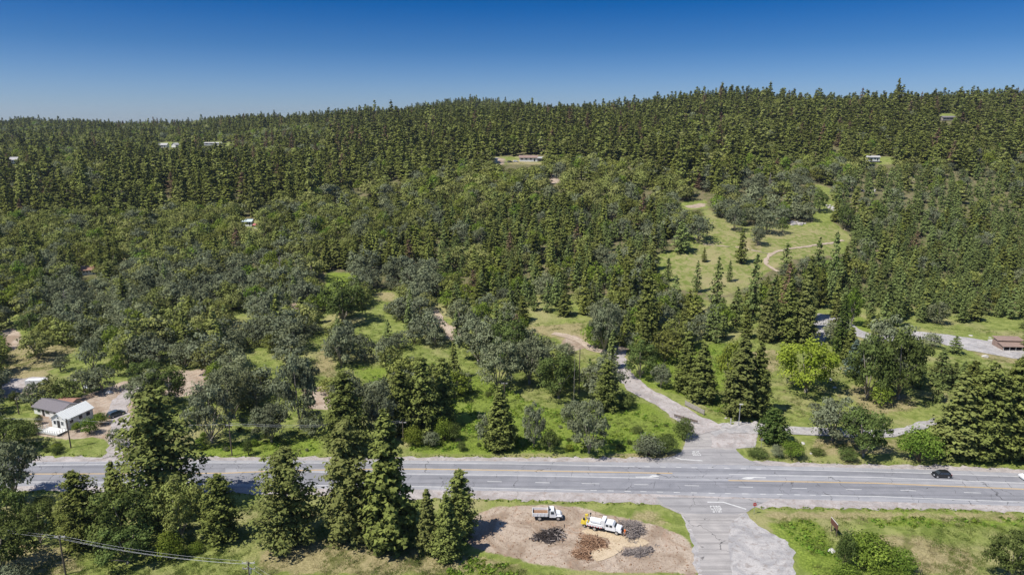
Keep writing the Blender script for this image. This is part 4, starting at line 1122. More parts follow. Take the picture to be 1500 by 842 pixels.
def where(px, py):
    ds = [((px - a) ** 2 + ((py - b2) * 1.3) ** 2) ** .5 for a, b2, _ in MARKS]; q = int(np.argmin(ds)); a, b2, mk_ = MARKS[q]
    ang = math.degrees(math.atan2(-(py - b2) * 1.3, px - a)) % 360
    rel_ = ['right of', 'beyond and right of', 'beyond', 'beyond and left of', 'left of', 'before and left of', 'before', 'before and right of'][int((ang + 22.5) // 45) % 8]
    return ('close ' if ds[q] < 28 else '' if ds[q] < 60 else 'well ') + rel_ + ' ' + mk_
for i in sorted(single):
    g = ids[i]; k = int(sp[g]); nm, mk, cat, look = KN[k]; reg = region(bpx[g], bpy_[g])
    big = 'taller' if U2[g] > .5 else 'smaller'
    ds = [((bpx[g] - a) ** 2 + ((bpy_[g] - b2) * 1.3) ** 2) ** .5 for a, b2, _ in MARKS]; q = int(np.argmin(ds)); a, b2, mk_ = MARKS[q]
    ang = math.degrees(math.atan2(-(bpy_[g] - b2) * 1.3, bpx[g] - a)) % 360
    rel_ = ['right of', 'beyond and right of', 'beyond', 'beyond and left of', 'left of', 'before and left of', 'before', 'before and right of'][int((ang + 22.5) // 45) % 8]
    rel_ = ('close ' if ds[q] < 28 else '' if ds[q] < 60 else 'well ') + rel_
    lab = f'{big} {look} {rel_} {mk_}'
    key = ('pine_mid' if k == 0 else 'young_mid' if k == 1 else 'mid_' + mk)
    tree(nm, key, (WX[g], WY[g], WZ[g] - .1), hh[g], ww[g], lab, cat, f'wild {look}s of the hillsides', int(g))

# ---- the farther wood, beyond what can be picked out one by one
SRC = bpy.data.collections.new('tree_kinds')       # meshes only the scatterers use; not in the scene
def scatter(name, keys, pts, scl, rot, label, single_col=None, kind='stuff', zipped=True):
    coll = bpy.data.collections.new('kinds_of_' + name)
    srcs = []
    for i, meshes in enumerate(keys):
        o = bpy.data.objects.new('%s_kind_%02d' % (name, i), meshes); coll.objects.link(o); srcs.append(o)
    n = len(pts); me = bpy.data.meshes.new(name)
    me.vertices.add(n); me.vertices.foreach_set('co', np.ascontiguousarray(pts, np.float32).ravel())
    for nm, A in (('scl', scl), ('rot', rot)):
        at = me.attributes.new(nm, 'FLOAT_VECTOR', 'POINT'); at.data.foreach_set('vector', np.ascontiguousarray(A, np.float32).ravel())
    at = me.attributes.new('pick', 'INT', 'POINT'); at.data.foreach_set('value', rng.integers(0, len(keys), n).astype(np.int32))
    o = bpy.data.objects.new(name, me); COL.objects.link(o)
    ng = bpy.data.node_groups.new(name, 'GeometryNodeTree')
    ng.interface.new_socket('Geometry', in_out='INPUT', socket_type='NodeSocketGeometry'); ng.interface.new_socket('Geometry', in_out='OUTPUT', socket_type='NodeSocketGeometry')
    N, L = ng.nodes.new, ng.links.new
    gi, go, ip, ci = N('NodeGroupInput'), N('NodeGroupOutput'), N('GeometryNodeInstanceOnPoints'), N('GeometryNodeCollectionInfo')
    m2p = N('GeometryNodeMeshToPoints')
    ci.inputs['Collection'].default_value = coll; ci.inputs['Separate Children'].default_value = True; ci.inputs['Reset Children'].default_value = True
    ip.inputs['Pick Instance'].default_value = True
    def na(nm, t):
        a = N('GeometryNodeInputNamedAttribute'); a.data_type = t; a.inputs['Name'].default_value = nm; return a.outputs['Attribute']
    L(gi.outputs[0], m2p.inputs[0]); L(m2p.outputs[0], ip.inputs['Points']); L(ci.outputs[0], ip.inputs['Instance'])
    L(na('pick', 'INT'), ip.inputs['Instance Index']); L(na('rot', 'FLOAT_VECTOR'), ip.inputs['Rotation']); L(na('scl', 'FLOAT_VECTOR'), ip.inputs['Scale'])
    L(ip.outputs[0], go.inputs[0])
    md = o.modifiers.new('scatter', 'NODES'); md.node_group = ng
    tag(o, label, None, None, kind)
    return o
def joined(c, t):
    """crown and trunk in one mesh for a far tree"""
    bm = bmesh.new(); bm.from_mesh(c); nf = len(bm.faces); bm.from_mesh(t)
    bm.faces.ensure_lookup_table()
    me = bpy.data.meshes.new(c.name + '_far')
    for f in bm.faces[nf:]: f.material_index = 1
    bm.to_mesh(me); bm.free(); me.materials.append(c.materials[0]); me.materials.append(t.materials[0]); return me
rest = np.array([i for i in range(len(ids)) if i not in single])
print('single', len(single), 'rest', len(rest))
for k, nm, key, wb, lab in ((0, 'pine_forest', 'pine_far', .125, 'dark pine forest covering the far hills up to the skyline'),
                        (1, 'young_pine_stand', 'young_far', .165, 'massed young pines between the named ones'),
                        (2, 'grey_oak_wood', 'far_grey', .58, 'massed grey green oaks on the hillside'),
                        (3, 'olive_oak_wood', 'far_olive', .58, 'massed olive live oaks below the pine forest'),
                        (4, 'broadleaf_wood', 'far_bright', .58, 'scattered bright green broadleaf trees in the far woods')):
    g = ids[rest[sp[ids[rest]] == k]]
    if len(g) == 0: continue
    s = ww[g] / 2 / wb
    near = WY[g] < 420
    for sel, kk, sfx in ((near, {'pine_far': 'pine_mid', 'young_far': 'young_mid'}.get(key, key.replace('far', 'mid')), '_near'), (~near, key, '')):
        gg = g[sel]
        if len(gg) == 0: continue
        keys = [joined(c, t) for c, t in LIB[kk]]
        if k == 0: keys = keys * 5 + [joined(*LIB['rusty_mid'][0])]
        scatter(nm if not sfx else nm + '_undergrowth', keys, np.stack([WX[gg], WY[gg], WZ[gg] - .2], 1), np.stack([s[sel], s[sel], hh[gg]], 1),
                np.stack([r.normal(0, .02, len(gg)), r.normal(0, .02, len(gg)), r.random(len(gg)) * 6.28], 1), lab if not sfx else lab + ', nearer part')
# ------------------------------------------------------------ paints for the built things
M['wallwhite'] = mat('white_siding', (.74, .74, .71), .7, noise=(1.5, .06))
M['roofwhite'] = mat('white_metal_roof', (.74, .75, .72), .4, noise=(.8, .05))
M['roofgrey'] = mat('grey_shingles', (.17, .155, .165), .9, noise=(4, .2))
M['roofbrown'] = mat('weathered_brown_roof', (.27, .19, .155), .8, noise=(1.2, .2))
M['roofrust'] = mat('rusty_roof', (.30, .16, .11), .8, noise=(2, .3))
M['rooforange'] = mat('orange_brown_roof', (.42, .19, .09), .8, noise=(2, .2))
M['roofpale'] = mat('pale_roof', (.42, .41, .40), .7, noise=(1, .1))
M['roofteal'] = mat('pale_blue_roof', (.50, .60, .62), .5, noise=(1, .08))
M['darkgap'] = mat('dark_opening', (.03, .028, .026), .9)
M['glass'] = mat('window_glass', (.04, .05, .06), .08, noise=(2, .1), spec=.8)
M['wood'] = mat('grey_planks', (.33, .30, .27), .9, noise=(3, .2))
M['woodpole'] = mat('brown_pole_wood', (.13, .10, .08), .9, noise=(3, .25))
M['steel'] = mat('galvanised_steel', (.45, .47, .50), .4, .6)
M['wire'] = mat('bright_wire', (.45, .46, .48), .4, .3)
M['wiredark'] = mat('dark_wire', (.06, .06, .06), .6)
M['truckwhite'] = mat('white_vehicle_paint', (.78, .79, .80), .3, noise=(1, .03), spec=.6)
M['black'] = mat('black_vehicle_paint', (.018, .019, .022), .2, noise=(1, .1), spec=.7)
M['blue'+'car'] = mat('dark_blue_vehicle_paint', (.05, .075, .10), .25, noise=(1, .1), spec=.7)
M['rubber'] = mat('tyre_rubber', (.025, .025, .025), .9)
M['rim'] = mat('wheel_rim', (.55, .55, .56), .35, .5)
M['machyellow'] = mat('machine_yellow', (.72, .55, .06), .5, noise=(2, .12))
M['orange'] = mat('orange_plastic', (.80, .20, .04), .5)
M['redlamp'] = mat('red_lamp', (.45, .02, .02), .3)
M['headlamp'] = mat('headlamp_glass', (.75, .76, .78), .15)
M['signred'] = mat('sign_red', (.50, .03, .03), .5)
M['brownboard'] = mat('brown_sign_board', (.14, .06, .045), .7)
M['rock'] = mat('grey_granite', (.40, .375, .355), .95, noise=(1.4, .25), bump=.6)
M['palerock'] = mat('pale_boulder', (.52, .50, .47), .9, noise=(1.4, .12), bump=.5)
M['twig'] = mat('brown_cut_branches', (.25, .145, .085), .95, noise=(3, .3))
M['twiglight'] = mat('dry_brown_sticks', (.34, .22, .14), .95, noise=(3, .3))
M['twiggrey'] = mat('grey_cut_branches', (.24, .205, .185), .95, noise=(3, .3))
M['char'] = mat('charred_branches', (.045, .035, .032), .95, noise=(3, .4))
M['ash'] = mat('dark_ash', (.10, .085, .08), 1., noise=(2, .35), bump=.6)
M['chips'] = gravel_mat('wood_chips', (.50, .40, .27), (.58, .47, .33), (.42, .32, .2))
M['tarp'] = mat('blue_white_tarp', (.60, .66, .74), .6)
M['reddish'] = mat('faded_red_panel', (.40, .13, .12), .7)

def head(a, b): return math.atan2(b.y - a.y, b.x - a.x)

# ------------------------------------------------------------ buildings
def house(name, label, c, rz, L, Wd, Hw, Hr, wall, roof, cat='house', eave=.4, wins=(), door=None, ribs=0, group=None):
    """gabled building, ridge along its local X; wins = (side, along, z, w, h); side 'f' front(-Y) 'b' back 'l' -X gable 'r' +X gable"""
    e = empty(name, c, rz, label, cat, group)
    mb = MB(); x, y = L / 2, Wd / 2
    vs = [(-x, -y, -.6), (x, -y, -.6), (x, y, -.6), (-x, y, -.6), (-x, -y, Hw), (x, -y, Hw), (x, y, Hw), (-x, y, Hw), (-x, 0, Hw + Hr - .05), (x, 0, Hw + Hr - .05)]
    mb.add(vs, [(0, 1, 5, 4), (2, 3, 7, 6), (1, 2, 6, 9, 5), (3, 0, 4, 8, 7), (3, 2, 1, 0), (4, 5, 9, 8), (6, 7, 8, 9)]); mb.build('wall', wall, e)
    s = Hr / y; ye = y + eave; ze = Hw - s * eave; xx = x + eave; t = .14
    for sg in (-1, 1):
        rb = MB()
        rb.add([(-xx, 0, Hw + Hr), (xx, 0, Hw + Hr), (xx, sg * ye, ze), (-xx, sg * ye, ze), (-xx, 0, Hw + Hr + t), (xx, 0, Hw + Hr + t), (xx, sg * ye, ze + t), (-xx, sg * ye, ze + t)],
               [(0, 1, 2, 3), (4, 7, 6, 5), (0, 4, 5, 1), (1, 5, 6, 2), (2, 6, 7, 3), (3, 7, 4, 0)])
        for k in range(ribs):
            xr = -xx + (k + .5) * 2 * xx / ribs
            rb.add([(xr - .03, 0, Hw + Hr + t), (xr + .03, 0, Hw + Hr + t), (xr + .03, sg * ye, ze + t), (xr - .03, sg * ye, ze + t), (xr, 0, Hw + Hr + t + .07), (xr, sg * ye, ze + t + .07)], [(0, 4, 5, 3), (4, 1, 2, 5), (3, 5, 2)])
        rb.build('roof_slope', roof, e)
    for (side, a, z, w, h) in wins:
        f = MB(); g = MB()
        if side in 'fb':
            q = -1 if side == 'f' else 1; f.box((a, q * (y + .03), z), (w + .24, .06, h + .24)); g.box((a, q * (y + .065), z), (w, .03, h))
        else:
            q = -1 if side == 'l' else 1; f.box((q * (x + .03), a, z), (.06, w + .24, h + .24)); g.box((q * (x + .065), a, z), (.03, w, h))
        o = f.build('window', M['wallwhite'], e); g.build('pane', M['glass'], o)
    if door:
        side, a, w, h = door; g = MB(); q = -1 if side in 'fl' else 1
        g.box((a, q * (y + .04), h / 2) if side in 'fb' else (q * (x + .04), a, h / 2), (w, .08, h) if side in 'fb' else (.08, w, h)); g.build('door', M['darkgap'], e)
    return e

# white cabin by the highway: its gable end looks at the camera
A, B = P(75.5, 629), P(97, 631.5); ax = Vector((1.8, 5.8, 0)).normalized(); wd = 4.9; L_ = 8.4
side_v = Vector((ax.y, -ax.x, 0)); fc = (A + B) / 2; cz = float(elev(fc.x, fc.y)); c = fc + ax * (L_ / 2 + .3); c.z = cz + .7
cab = house('cabin', 'small white cabin with a bright metal roof beside the highway', c, math.atan2(ax.y, ax.x), L_, wd, 2.6, 1.5, M['wallwhite'], M['roofwhite'], 'house', .35,
            [('l', -1.3, 1.4, .8, 1.0), ('l', 1.3, 1.4, .8, 1.0), ('f', -2.5, 1.5, 1.0, 1.0), ('f', .3, 1.5, 1.0, 1.0), ('f', 2.6, 1.5, 1.1, 1.0), ('l', 0, 2.9, .5, .4)], ('l', 0.05, .9, 2.0), ribs=16)
dk = empty('deck', (fc - ax * 1.5) + Vector((0, 0, cz - fc.z)), math.atan2(ax.y, ax.x), 'white railed deck in front of the white cabin', 'deck')
mb = MB(); 
for k in range(16): mb2 = MB().box((-1.55 + k * .205, 0, .62), (.18, 6.6, .05)); mb2.build('board', M['wallwhite'], dk)
for x in (-1.55, 1.5):
    for y in (-3.2, -1.1, 1.1, 3.2): MB().box((x, y, .25), (.14, .14, .68)).build('leg', M['wood'], dk)
rl = MB(); rl.box((-1.6, 0, 1.55), (.08, 6.6, .08)); rl.box((-1.6, 0, .95), (.05, 6.6, .05))
for y in (-3.25, 3.25): rl.box((0, y, 1.55), (3.2, .08, .08)); rl.box((0, y, .95), (3.1, .05, .05))
for k in range(9): rl.box((-1.6, -3.25 + k * .8125, 1.1), (.09, .09, .9))
for y in (-3.25, 3.25):
    for k in range(1, 4): rl.box((-1.6 + k * .8, y, 1.1), (.09, .09, .9))
rl.build('railing', M['wallwhite'], dk)
sb = MB(); sb.box((-1.58, 0, .45), (.04, 6.5, .3)); sb.build('skirt_board', M['wallwhite'], dk)
# grey roofed house behind it
gx = Vector((8.4, -3.3, 0)).normalized(); gc = P(70, 608); gn = Vector((-gx.y, gx.x, 0)); gc = gc + gn * 2.2 + gx * .8
house('long_house', 'low white house with a dark grey shingle roof behind the white cabin', gc, math.atan2(gx.y, gx.x), 10.8, 5.6, 2.3, 1.2, M['wallwhite'], M['roofgrey'], 'house', .45,
      [('f', -3.2, 1.3, 1.2, .8), ('f', .2, 1.3, 1.6, .8), ('f', 3.3, 1.3, 1.0, .8)], ('f', -1.5, .9, 1.9), ribs=0)
sc_ = P(101, 594); house('shed', 'small shed with a rusty brown roof behind the grey roofed house', sc_, -.12, 5.0, 3.4, 1.7, .5, M['wood'], M['roofrust'], 'shed', .3, [], ('f', 1.2, 1.2, 1.4))

# brown barn at the right edge
bc = P(1477, 515) + Vector((3.4, 2.6, 0)); e = empty('barn', bc, -.08, 'brown roofed open fronted barn beside the grey gravel yard at right', 'barn'); e.scale = (.8, .75, .66)
mb = MB(); mb.box((0, 2.2, 1.5), (11, .15, 3.6)); mb.box((-5.4, 0, 1.2), (.15, 4.6, 3.0)); mb.box((5.4, 0, 1.2), (.15, 4.6, 3.0)); mb.box((0, 4.6, 1.6), (10.8, 4.4, 4.4)); mb.build('wall', M['roofbrown'], e)
for i, x in enumerate((-5.3, -2.65, 0, 2.65, 5.3)): MB().box((x, -2.25, 1.0), (.2, .2, 2.8)).build('post', M['wallwhite'], e)
mb = MB(); mb.add([(-5.9, -2.9, 2.35), (5.9, -2.9, 2.35), (5.9, 2.3, 3.35), (-5.9, 2.3, 3.35), (-5.9, -2.9, 2.5), (5.9, -2.9, 2.5), (5.9, 2.3, 3.5), (-5.9, 2.3, 3.5)], [(0, 1, 2, 3), (4, 7, 6, 5), (0, 4, 5, 1), (1, 5, 6, 2), (2, 6, 7, 3), (3, 7, 4, 0)]); mb.build('lower_roof', M['roofbrown'], e)
mb = MB(); mb.add([(-5.8, 1.9, 4.1), (5.8, 1.9, 4.1), (5.8, 7.3, 5.0), (-5.8, 7.3, 5.0), (-5.8, 1.9, 4.25), (5.8, 1.9, 4.25), (5.8, 7.3, 5.15), (-5.8, 7.3, 5.15)], [(0, 1, 2, 3), (4, 7, 6, 5), (0, 4, 5, 1), (1, 5, 6, 2), (2, 6, 7, 3), (3, 7, 4, 0)]); mb.build('upper_roof', M['roofbrown'], e)
tag(MB().box((0, 0, .3), (5.0, 3.4, .6)).build('stone_pad', M['palerock']), 'low pale stone slab left of the brown barn', 'slab').location = P(1461, 501)

# houses far up the hills
def far_house(px, py, wpx, label, roof, wall='wallwhite', rz=0., ratio=.6, hw=3.0, hr=1.8, wins=True, name='house', cat='house', group=None, lift=0.):
    p = P(px, py); d = p.y * cp + (CAMH - p.z) * sp_; L = wpx * d / F0
    p = p + Vector((0, 0, lift))
    w = [('f', L * a, hw * .55, L * .11, hw * .38) for a in (-.36, -.12, .14)] if wins else []
    return house(name, label, p, rz, L, L * ratio, hw, hr, M[wall], M[roof], cat, .6, w, ('f', L * .34, L * .08, 2.1) if wins else None)
far_house(237.5, 217, 17, 'larger of two white roofed houses among the far left trees', 'roofpale', rz=.1, hw=3.4, hr=2.4, lift=1)
far_house(258.5, 216.5, 10, 'smaller of two white roofed houses among the far left trees', 'roofpale', rz=1.2, hw=3.2, hr=2.4, ratio=.8, lift=1)
far_house(315, 213, 28, 'long pale flat roof among the far trees right of the white houses', 'roofpale', rz=0, ratio=.3, hw=2.4, hr=1.0, lift=0.5, name='outbuilding')
far_house(774, 236, 26, 'low brown roofed house on the mid hill bench', 'roofbrown', rz=-.02, ratio=.36, hw=3.2, hr=1.6)
far_house(791, 236, 8, 'small grey shed right of the brown roofed hill house', 'roofpale', 'roofgrey', rz=.2, ratio=.8, hw=2.6, hr=1.0, wins=False, name='shed', cat='shed')
far_house(725.5, 238, 7, 'pale boxy shed at the left end of the hill bench', 'roofpale', 'roofteal', ratio=.8, hw=3.2, hr=.5, wins=False, name='shed', cat='shed')
far_house(362, 331, 18, 'low building with a pale blue roof deep in the left woods', 'roofteal', rz=-.1, ratio=.45, hw=2.6, hr=.9, lift=.5)
far_house(377, 334, 7, 'little red and white shed beside the pale blue roof', 'reddish', 'wallwhite', rz=-.3, ratio=.9, hw=2.0, hr=.7, wins=False, name='shed', cat='shed')
far_house(132, 401, 17, 'brown roofed house half hidden by oaks on the left', 'roofrust', rz=.25, ratio=.55, hw=2.6, hr=1.4)
far_house(22, 243, 10, 'small grey roofed house in the far left woods', 'roofpale', rz=.3, ratio=.7, hw=4, hr=2, lift=2)
far_house(1388, 176, 20, 'grey flat roofed house high on the right hillside', 'roofgrey', 'wood', rz=.05, ratio=.4, hw=3, hr=1.4, lift=0)
far_house(1277, 238, 18, 'beige roofed house on the right hillside', 'roofpale', rz=-.1, ratio=.45, hw=3.0, hr=1.0, lift=1.5)
far_house(1495, 232, 22, 'orange roofed house at the right edge of the hillside', 'rooforange', rz=.05, ratio=.45, hw=3, hr=1.4, lift=1)
p = P(740, 239.5); fn = empty('fence', p, 0, 'short dark slatted fence on the hill bench below the parked cars', 'fence')
for k in range(9): MB().box((-3.6 + k * .9, 0, .9), (.12, .12, 1.9)).build('post', M['wiredark'], fn)
for z in (.5, 1.1, 1.7): MB().box((0, -.09, z), (7.4, .06, .16)).build('rail', M['wood'], fn)
p = P(695, 236)

# ------------------------------------------------------------ vehicles
def wheel(par, x, y, r, w=.28):
    mb = MB(); mb.tube([(x, y - w / 2, r), (x, y + w / 2, r)], r, 14); t = mb.build('wheel', M['rubber'], par)
    s = 1 if y > 0 else -1; mb = MB(); mb.tube([(x, y + s * w / 2, r), (x, y + s * (w / 2 + .03), r)], r * .62, 10); mb.build('rim', M['rim'], t); return t
def car(name, label, pos, rz, paint, L=4.5, Wd=1.85, H=1.65, suv=True, cat='car'):
    e = empty(name, pos, rz, label, cat); h = H; l = L / 2
    prof = [(-l, .35), (-l + .05, .85), (-l + .12, h * .60), (-l + .45, h - .10), (-l + .9, h), (l * .10, h), (l * .30, h - .12), (l * .55, h * .62), (l * .95, h * .50), (l, .70), (l - .02, .35), (l * .8, .28), (-l * .8, .28)]
    if not suv: prof = [(-l, .35), (-l + .03, .85), (-l + .55, h * .66), (-l + 1.15, h), (l * .15, h), (l * .30, h - .12), (l * .55, h * .62), (l * .95, h * .50), (l, .65), (l - .02, .35), (l * .8, .28), (-l * .8, .28)]
    mb = MB(); mb.prism(prof, -Wd / 2, Wd / 2, inset=(h * .75, .80)); mb.build('body', paint, e)
    for s in (-1, 1):
        g = MB(); y = s * (Wd / 2 * .95)
        a = [(-l + .5, h * .66), (-l + .75, h * .9), (l * .02, h * .9), (l * .02, h * .66)]; b2 = [(l * .07, h * .66), (l * .07, h * .9), (l * .22, h * .88), (l * .44, h * .66)]
        for q in (a, b2):
            vs = [(x, s * Wd / 2 * (1.005 if z < h * .75 else .845), z) for x, z in q] + [(x, s * Wd / 2 * (.97 if z < h * .75 else .80), z) for x, z in q]
            g.add(vs, [(0, 1, 2, 3), (7, 6, 5, 4), (0, 4, 5, 1), (1, 5, 6, 2), (2, 6, 7, 3), (3, 7, 4, 0)])
        g.build('side_window', M['glass'], e)
    g = MB(); g.add([(l * .57 + .02, -Wd * .46, h * .62 + .02), (l * .57 + .02, Wd * .46, h * .62 + .02), (l * .31 + .02, Wd * .38, h - .10), (l * .31 + .02, -Wd * .38, h - .10), (l * .5, -Wd * .46, h * .6), (l * .5, Wd * .46, h * .6), (l * .26, Wd * .38, h - .16), (l * .26, -Wd * .38, h - .16)],
                    [(0, 1, 2, 3), (7, 6, 5, 4), (0, 4, 5, 1), (1, 5, 6, 2), (2, 6, 7, 3), (3, 7, 4, 0)]); g.build('windscreen', M['glass'], e)
    g = MB(); g.box((-l + .28, 0, h * .78), (.05, Wd * .72, h * .22), ry=.55); g.build('rear_window', M['glass'], e)
    for x in (-l * .62, l * .64):
        for s in (-1, 1): wheel(e, x, s * (Wd / 2 - .10), .34, .24)
    for s in (-1, 1):
        MB().box((l - .03, s * Wd * .36, .68), (.1, .34, .16)).build('headlight', M['headlamp'], e); MB().box((-l + .03, s * Wd * .40, .85), (.08, .2, .3)).build('tail_light', M['redlamp'], e)
    return e
a_, b_ = PF(1500, 700, 0), PF(1300, 693.6, 0)
p = PF(1378.5, 697.6, .04); car('car', 'small black hatchback driving left on the highway', p, head(a_, b_), M['black'], 3.95, 1.7, 1.5)
p = PF(1510.5, 701.5, .04); car('car', 'white car entering the picture at the right edge of the highway', p, head(a_, b_), M['truckwhite'], 4.8, 1.9, 1.6)
p = P(170, 609); p.z += .1; car('car', 'dark blue car parked on the gravel drive beside the white cabin', p, R(62), M['bluecar'], 4.6, 1.9, 1.6)
p = P(755.5, 237.5); car('car', 'white car parked left of the brown roofed hill house', p, .1, M['truckwhite'], 4.6, 1.9, 1.5)
p = P(747, 238); car('car', 'dark car parked beside the white one on the hill bench', p, .3, M['black'], 4.6, 1.9, 1.5)

# white dump truck
e = empty('dump_truck', PF(801.5, 758.3, .05), head(PF(781, 758), PF(822, 758.6)), 'white dump truck with an open bed standing on the dirt lot', 'dump truck')
mb = MB(); mb.box((0, 0, .75), (6.0, .9, .26)); mb.box((0, 0, .62), (5.4, .3, .2)); mb.build('chassis', M['rubber'], e)
bed = MB(); bed.box((-1.45, 0, 1.05), (3.3, 2.2, .12))
for s in (-1, 1): bed.box((-1.45, s * 1.07, 1.42), (3.3, .08, .66))
bed.box((-3.06, 0, 1.42), (.08, 2.06, .66)); bed.box((.16, 0, 1.5), (.08, 2.06, .8)); 
for k in range(5):
    for s in (-1, 1): bed.box((-2.9 + k * .72, s * 1.13, 1.40), (.1, .06, .6))
bo = bed.build('bed', M['truckwhite'], e); MB().box((-1.45, 0, 1.18), (3.1, 2.0, .12)).build('bed_floor', M['twig'], bo)
cabp = [(.45, .75), (.45, 2.28), (1.35, 2.3), (1.72, 1.62), (1.85, .75)]
mb = MB(); mb.prism(cabp, -1.02, 1.02, inset=(1.9, .9)); co_ = mb.build('cab', M['truckwhite'], e)
mb = MB(); mb.add([(1.40, -.88, 2.18), (1.40, .88, 2.18), (1.75, .95, 1.66), (1.75, -.95, 1.66), (1.33, -.88, 2.18), (1.33, .88, 2.18), (1.6, .95, 1.66), (1.6, -.95, 1.66)], [(0, 1, 2, 3), (7, 6, 5, 4), (0, 4, 5, 1), (1, 5, 6, 2), (2, 6, 7, 3), (3, 7, 4, 0)]); mb.build('windscreen', M['glass'], co_)
for s in (-1, 1): MB().box((1.0, s * .99, 1.82), (.62, .1, .46)).build('side_window', M['glass'], co_)
mb = MB(); mb.prism([(1.85, .7), (1.85, 1.6), (2.7, 1.42), (3.0, 1.1), (3.02, .7)], -.8, .8, inset=(1.3, .92)); mb.build('hood', M['truckwhite'], e)
for s in (-1, 1): MB().box((2.3, s * .92, 1.05), (1.2, .32, .14)).build('fender', M['truckwhite'], e)
MB().box((.32, -.55, 2.25), (.3, .7, 1.1)).build('toolbox_headboard', M['darkgap'], e)
MB().box((3.08, 0, .72), (.14, 1.9, .28)).build('bumper', M['steel'], e); MB().box((3.04, 0, 1.02), (.05, 1.0, .36)).build('grille', M['darkgap'], e)
for s in (-1, 1): MB().box((3.03, s * .66, 1.0), (.08, .22, .2)).build('headlight', M['headlamp'], e)
for x, w in ((-1.6, .5), (2.25, .28)):
    for s in (-1, 1): wheel(e, x, s * .86, .5, w)
mb = MB(); mb.tube([(.36, .9, .8), (.36, .9, 2.6)], .06, 8); mb.build('exhaust_pipe', M['steel'], e)

# white crew cab utility truck, nose to the right
e = empty('utility_truck', PF(886, 775.6, .05), head(PF(864, 771.5), PF(908, 780.6)), 'white crew cab utility truck with flat bed and tank on the dirt lot', 'truck')
MB().box((-.2, 0, .72), (6.8, .9, .25)).build('chassis', M['rubber'], e)
bd = MB(); bd.box((-1.95, 0, 1.0), (3.3, 2.3, .16)); 
for s in (-1, 1): bd.box((-1.95, s * 1.13, 1.28), (3.3, .06, .5))
bd.box((-3.58, 0, 1.28), (.06, 2.2, .5)); bd = bd.build('flat_bed', M['truckwhite'], e)
for k in range(6):
    MB().box((-3.3 + k * .55, -1.17, 1.0), (.26, .03, .16)).build('red_reflector', M['redlamp'], bd)
mb = MB(); mb.tube([(-3.1, .15, 1.65), (-3.0, .15, 1.65), (-.9, .15, 1.65), (-.8, .15, 1.65)], [.45, .58, .58, .45], 14); mb.build('tank', M['truckwhite'], e)
mb = MB(); mb.tube([(-3.2, .7, 1.1), (-3.2, .7, 2.5)], .05, 6); mb.box((-3.2, .7, 2.6), (.28, .28, .3)); mb.build('beacon_mast', M['rubber'], e)
MB().box((-.25, 0, 1.75), (.75, 1.9, 1.6)).build('tool_cabinet', M['truckwhite'], e)
mb = MB(); mb.prism([(.2, .7), (.2, 2.0), (.35, 2.12), (1.7, 2.12), (2.25, 1.5), (2.3, .7)], -1.0, 1.0, inset=(1.7, .88)); co_ = mb.build('cab', M['truckwhite'], e)
mb = MB(); mb.add([(1.74, -.84, 2.05), (1.74, .84, 2.05), (2.27, .95, 1.5), (2.27, -.95, 1.5), (1.65, -.84, 2.05), (1.65, .84, 2.05), (2.1, .95, 1.5), (2.1, -.95, 1.5)], [(0, 1, 2, 3), (7, 6, 5, 4), (0, 4, 5, 1), (1, 5, 6, 2), (2, 6, 7, 3), (3, 7, 4, 0)]); mb.build('windscreen', M['glass'], co_)
for s in (-1, 1):
    for x in (.6, 1.35): MB().box((x, s * .965, 1.68), (.5, .1, .38)).build('side_window', M['glass'], co_)
mb = MB(); mb.prism([(2.3, .6), (2.3, 1.42), (3.3, 1.25), (3.45, .95), (3.45, .6)], -.97, .97, inset=(1.2, .9)); mb.build('hood', M['truckwhite'], e)
MB().box((3.5, 0, .65), (.14, 2.0, .26)).build('bumper', M['steel'], e); MB().box((3.47, 0, .98), (.05, 1.1, .3)).build('grille', M['darkgap'], e)
for s in (-1, 1): MB().box((3.46, s * .78, 1.0), (.08, .26, .24)).build('headlight', M['headlamp'], e)
for x, w in ((-1.9, .5), (2.55, .28)):
    for s in (-1, 1): wheel(e, x, s * .88, .43, w)
# orange barrel at its nose
q = e.matrix_basis; pos_ = Vector(e.location) + Vector((math.cos(e.rotation_euler.z), math.sin(e.rotation_euler.z), 0)) * 4.1
mb = MB(); mb.tube([(0, 0, 0), (0, 0, .1), (0, 0, .11), (0, 0, .95)], [.38, .38, .27, .2], 10)
o = tag(mb.build('traffic_barrel', M['orange']), 'orange traffic barrel in front of the utility truck', 'barrel'); o.location = pos_
# yellow wood chipper hitched behind
e = empty('wood_chipper', PF(858.5, 769.5, .05), head(PF(864, 771.5), PF(908, 780.6)), 'yellow wood chipper with a raised chute behind the utility truck', 'wood chipper'); e.scale = (.8, .8, .8)
mb = MB(); mb.box((.3, 0, .6), (2.6, .12, .14)); mb.box((-.2, 0, .6), (1.6, .9, .14)); mb.build('frame', M['rubber'], e)
mb = MB(); mb.tube([(.25, -.5, 1.15), (.25, .5, 1.15)], .62, 16); mb.build('drum_housing', M['machyellow'], e)
mb = MB(); mb.box((-.75, 0, 1.1), (1.1, 1.2, .9), taper=.8); mb.build('feed_hopper', M['machyellow'], e)
mb = MB(); mb.tube([(.1, 0, 1.6), (-.15, 0, 2.3), (-.1, 0, 2.9)], [.24, .2, .18], 8); mb.box((.12, 0, 3.1), (.75, .42, .5), ry=-.3); mb.build('chute', M['machyellow'], e)
mb = MB(); mb.box((-.5, .1, 1.75), (.7, .6, .5)); mb.build('engine', M['darkgap'], e)
for s in (-1, 1): wheel(e, -.25, s * .72, .36, .22)

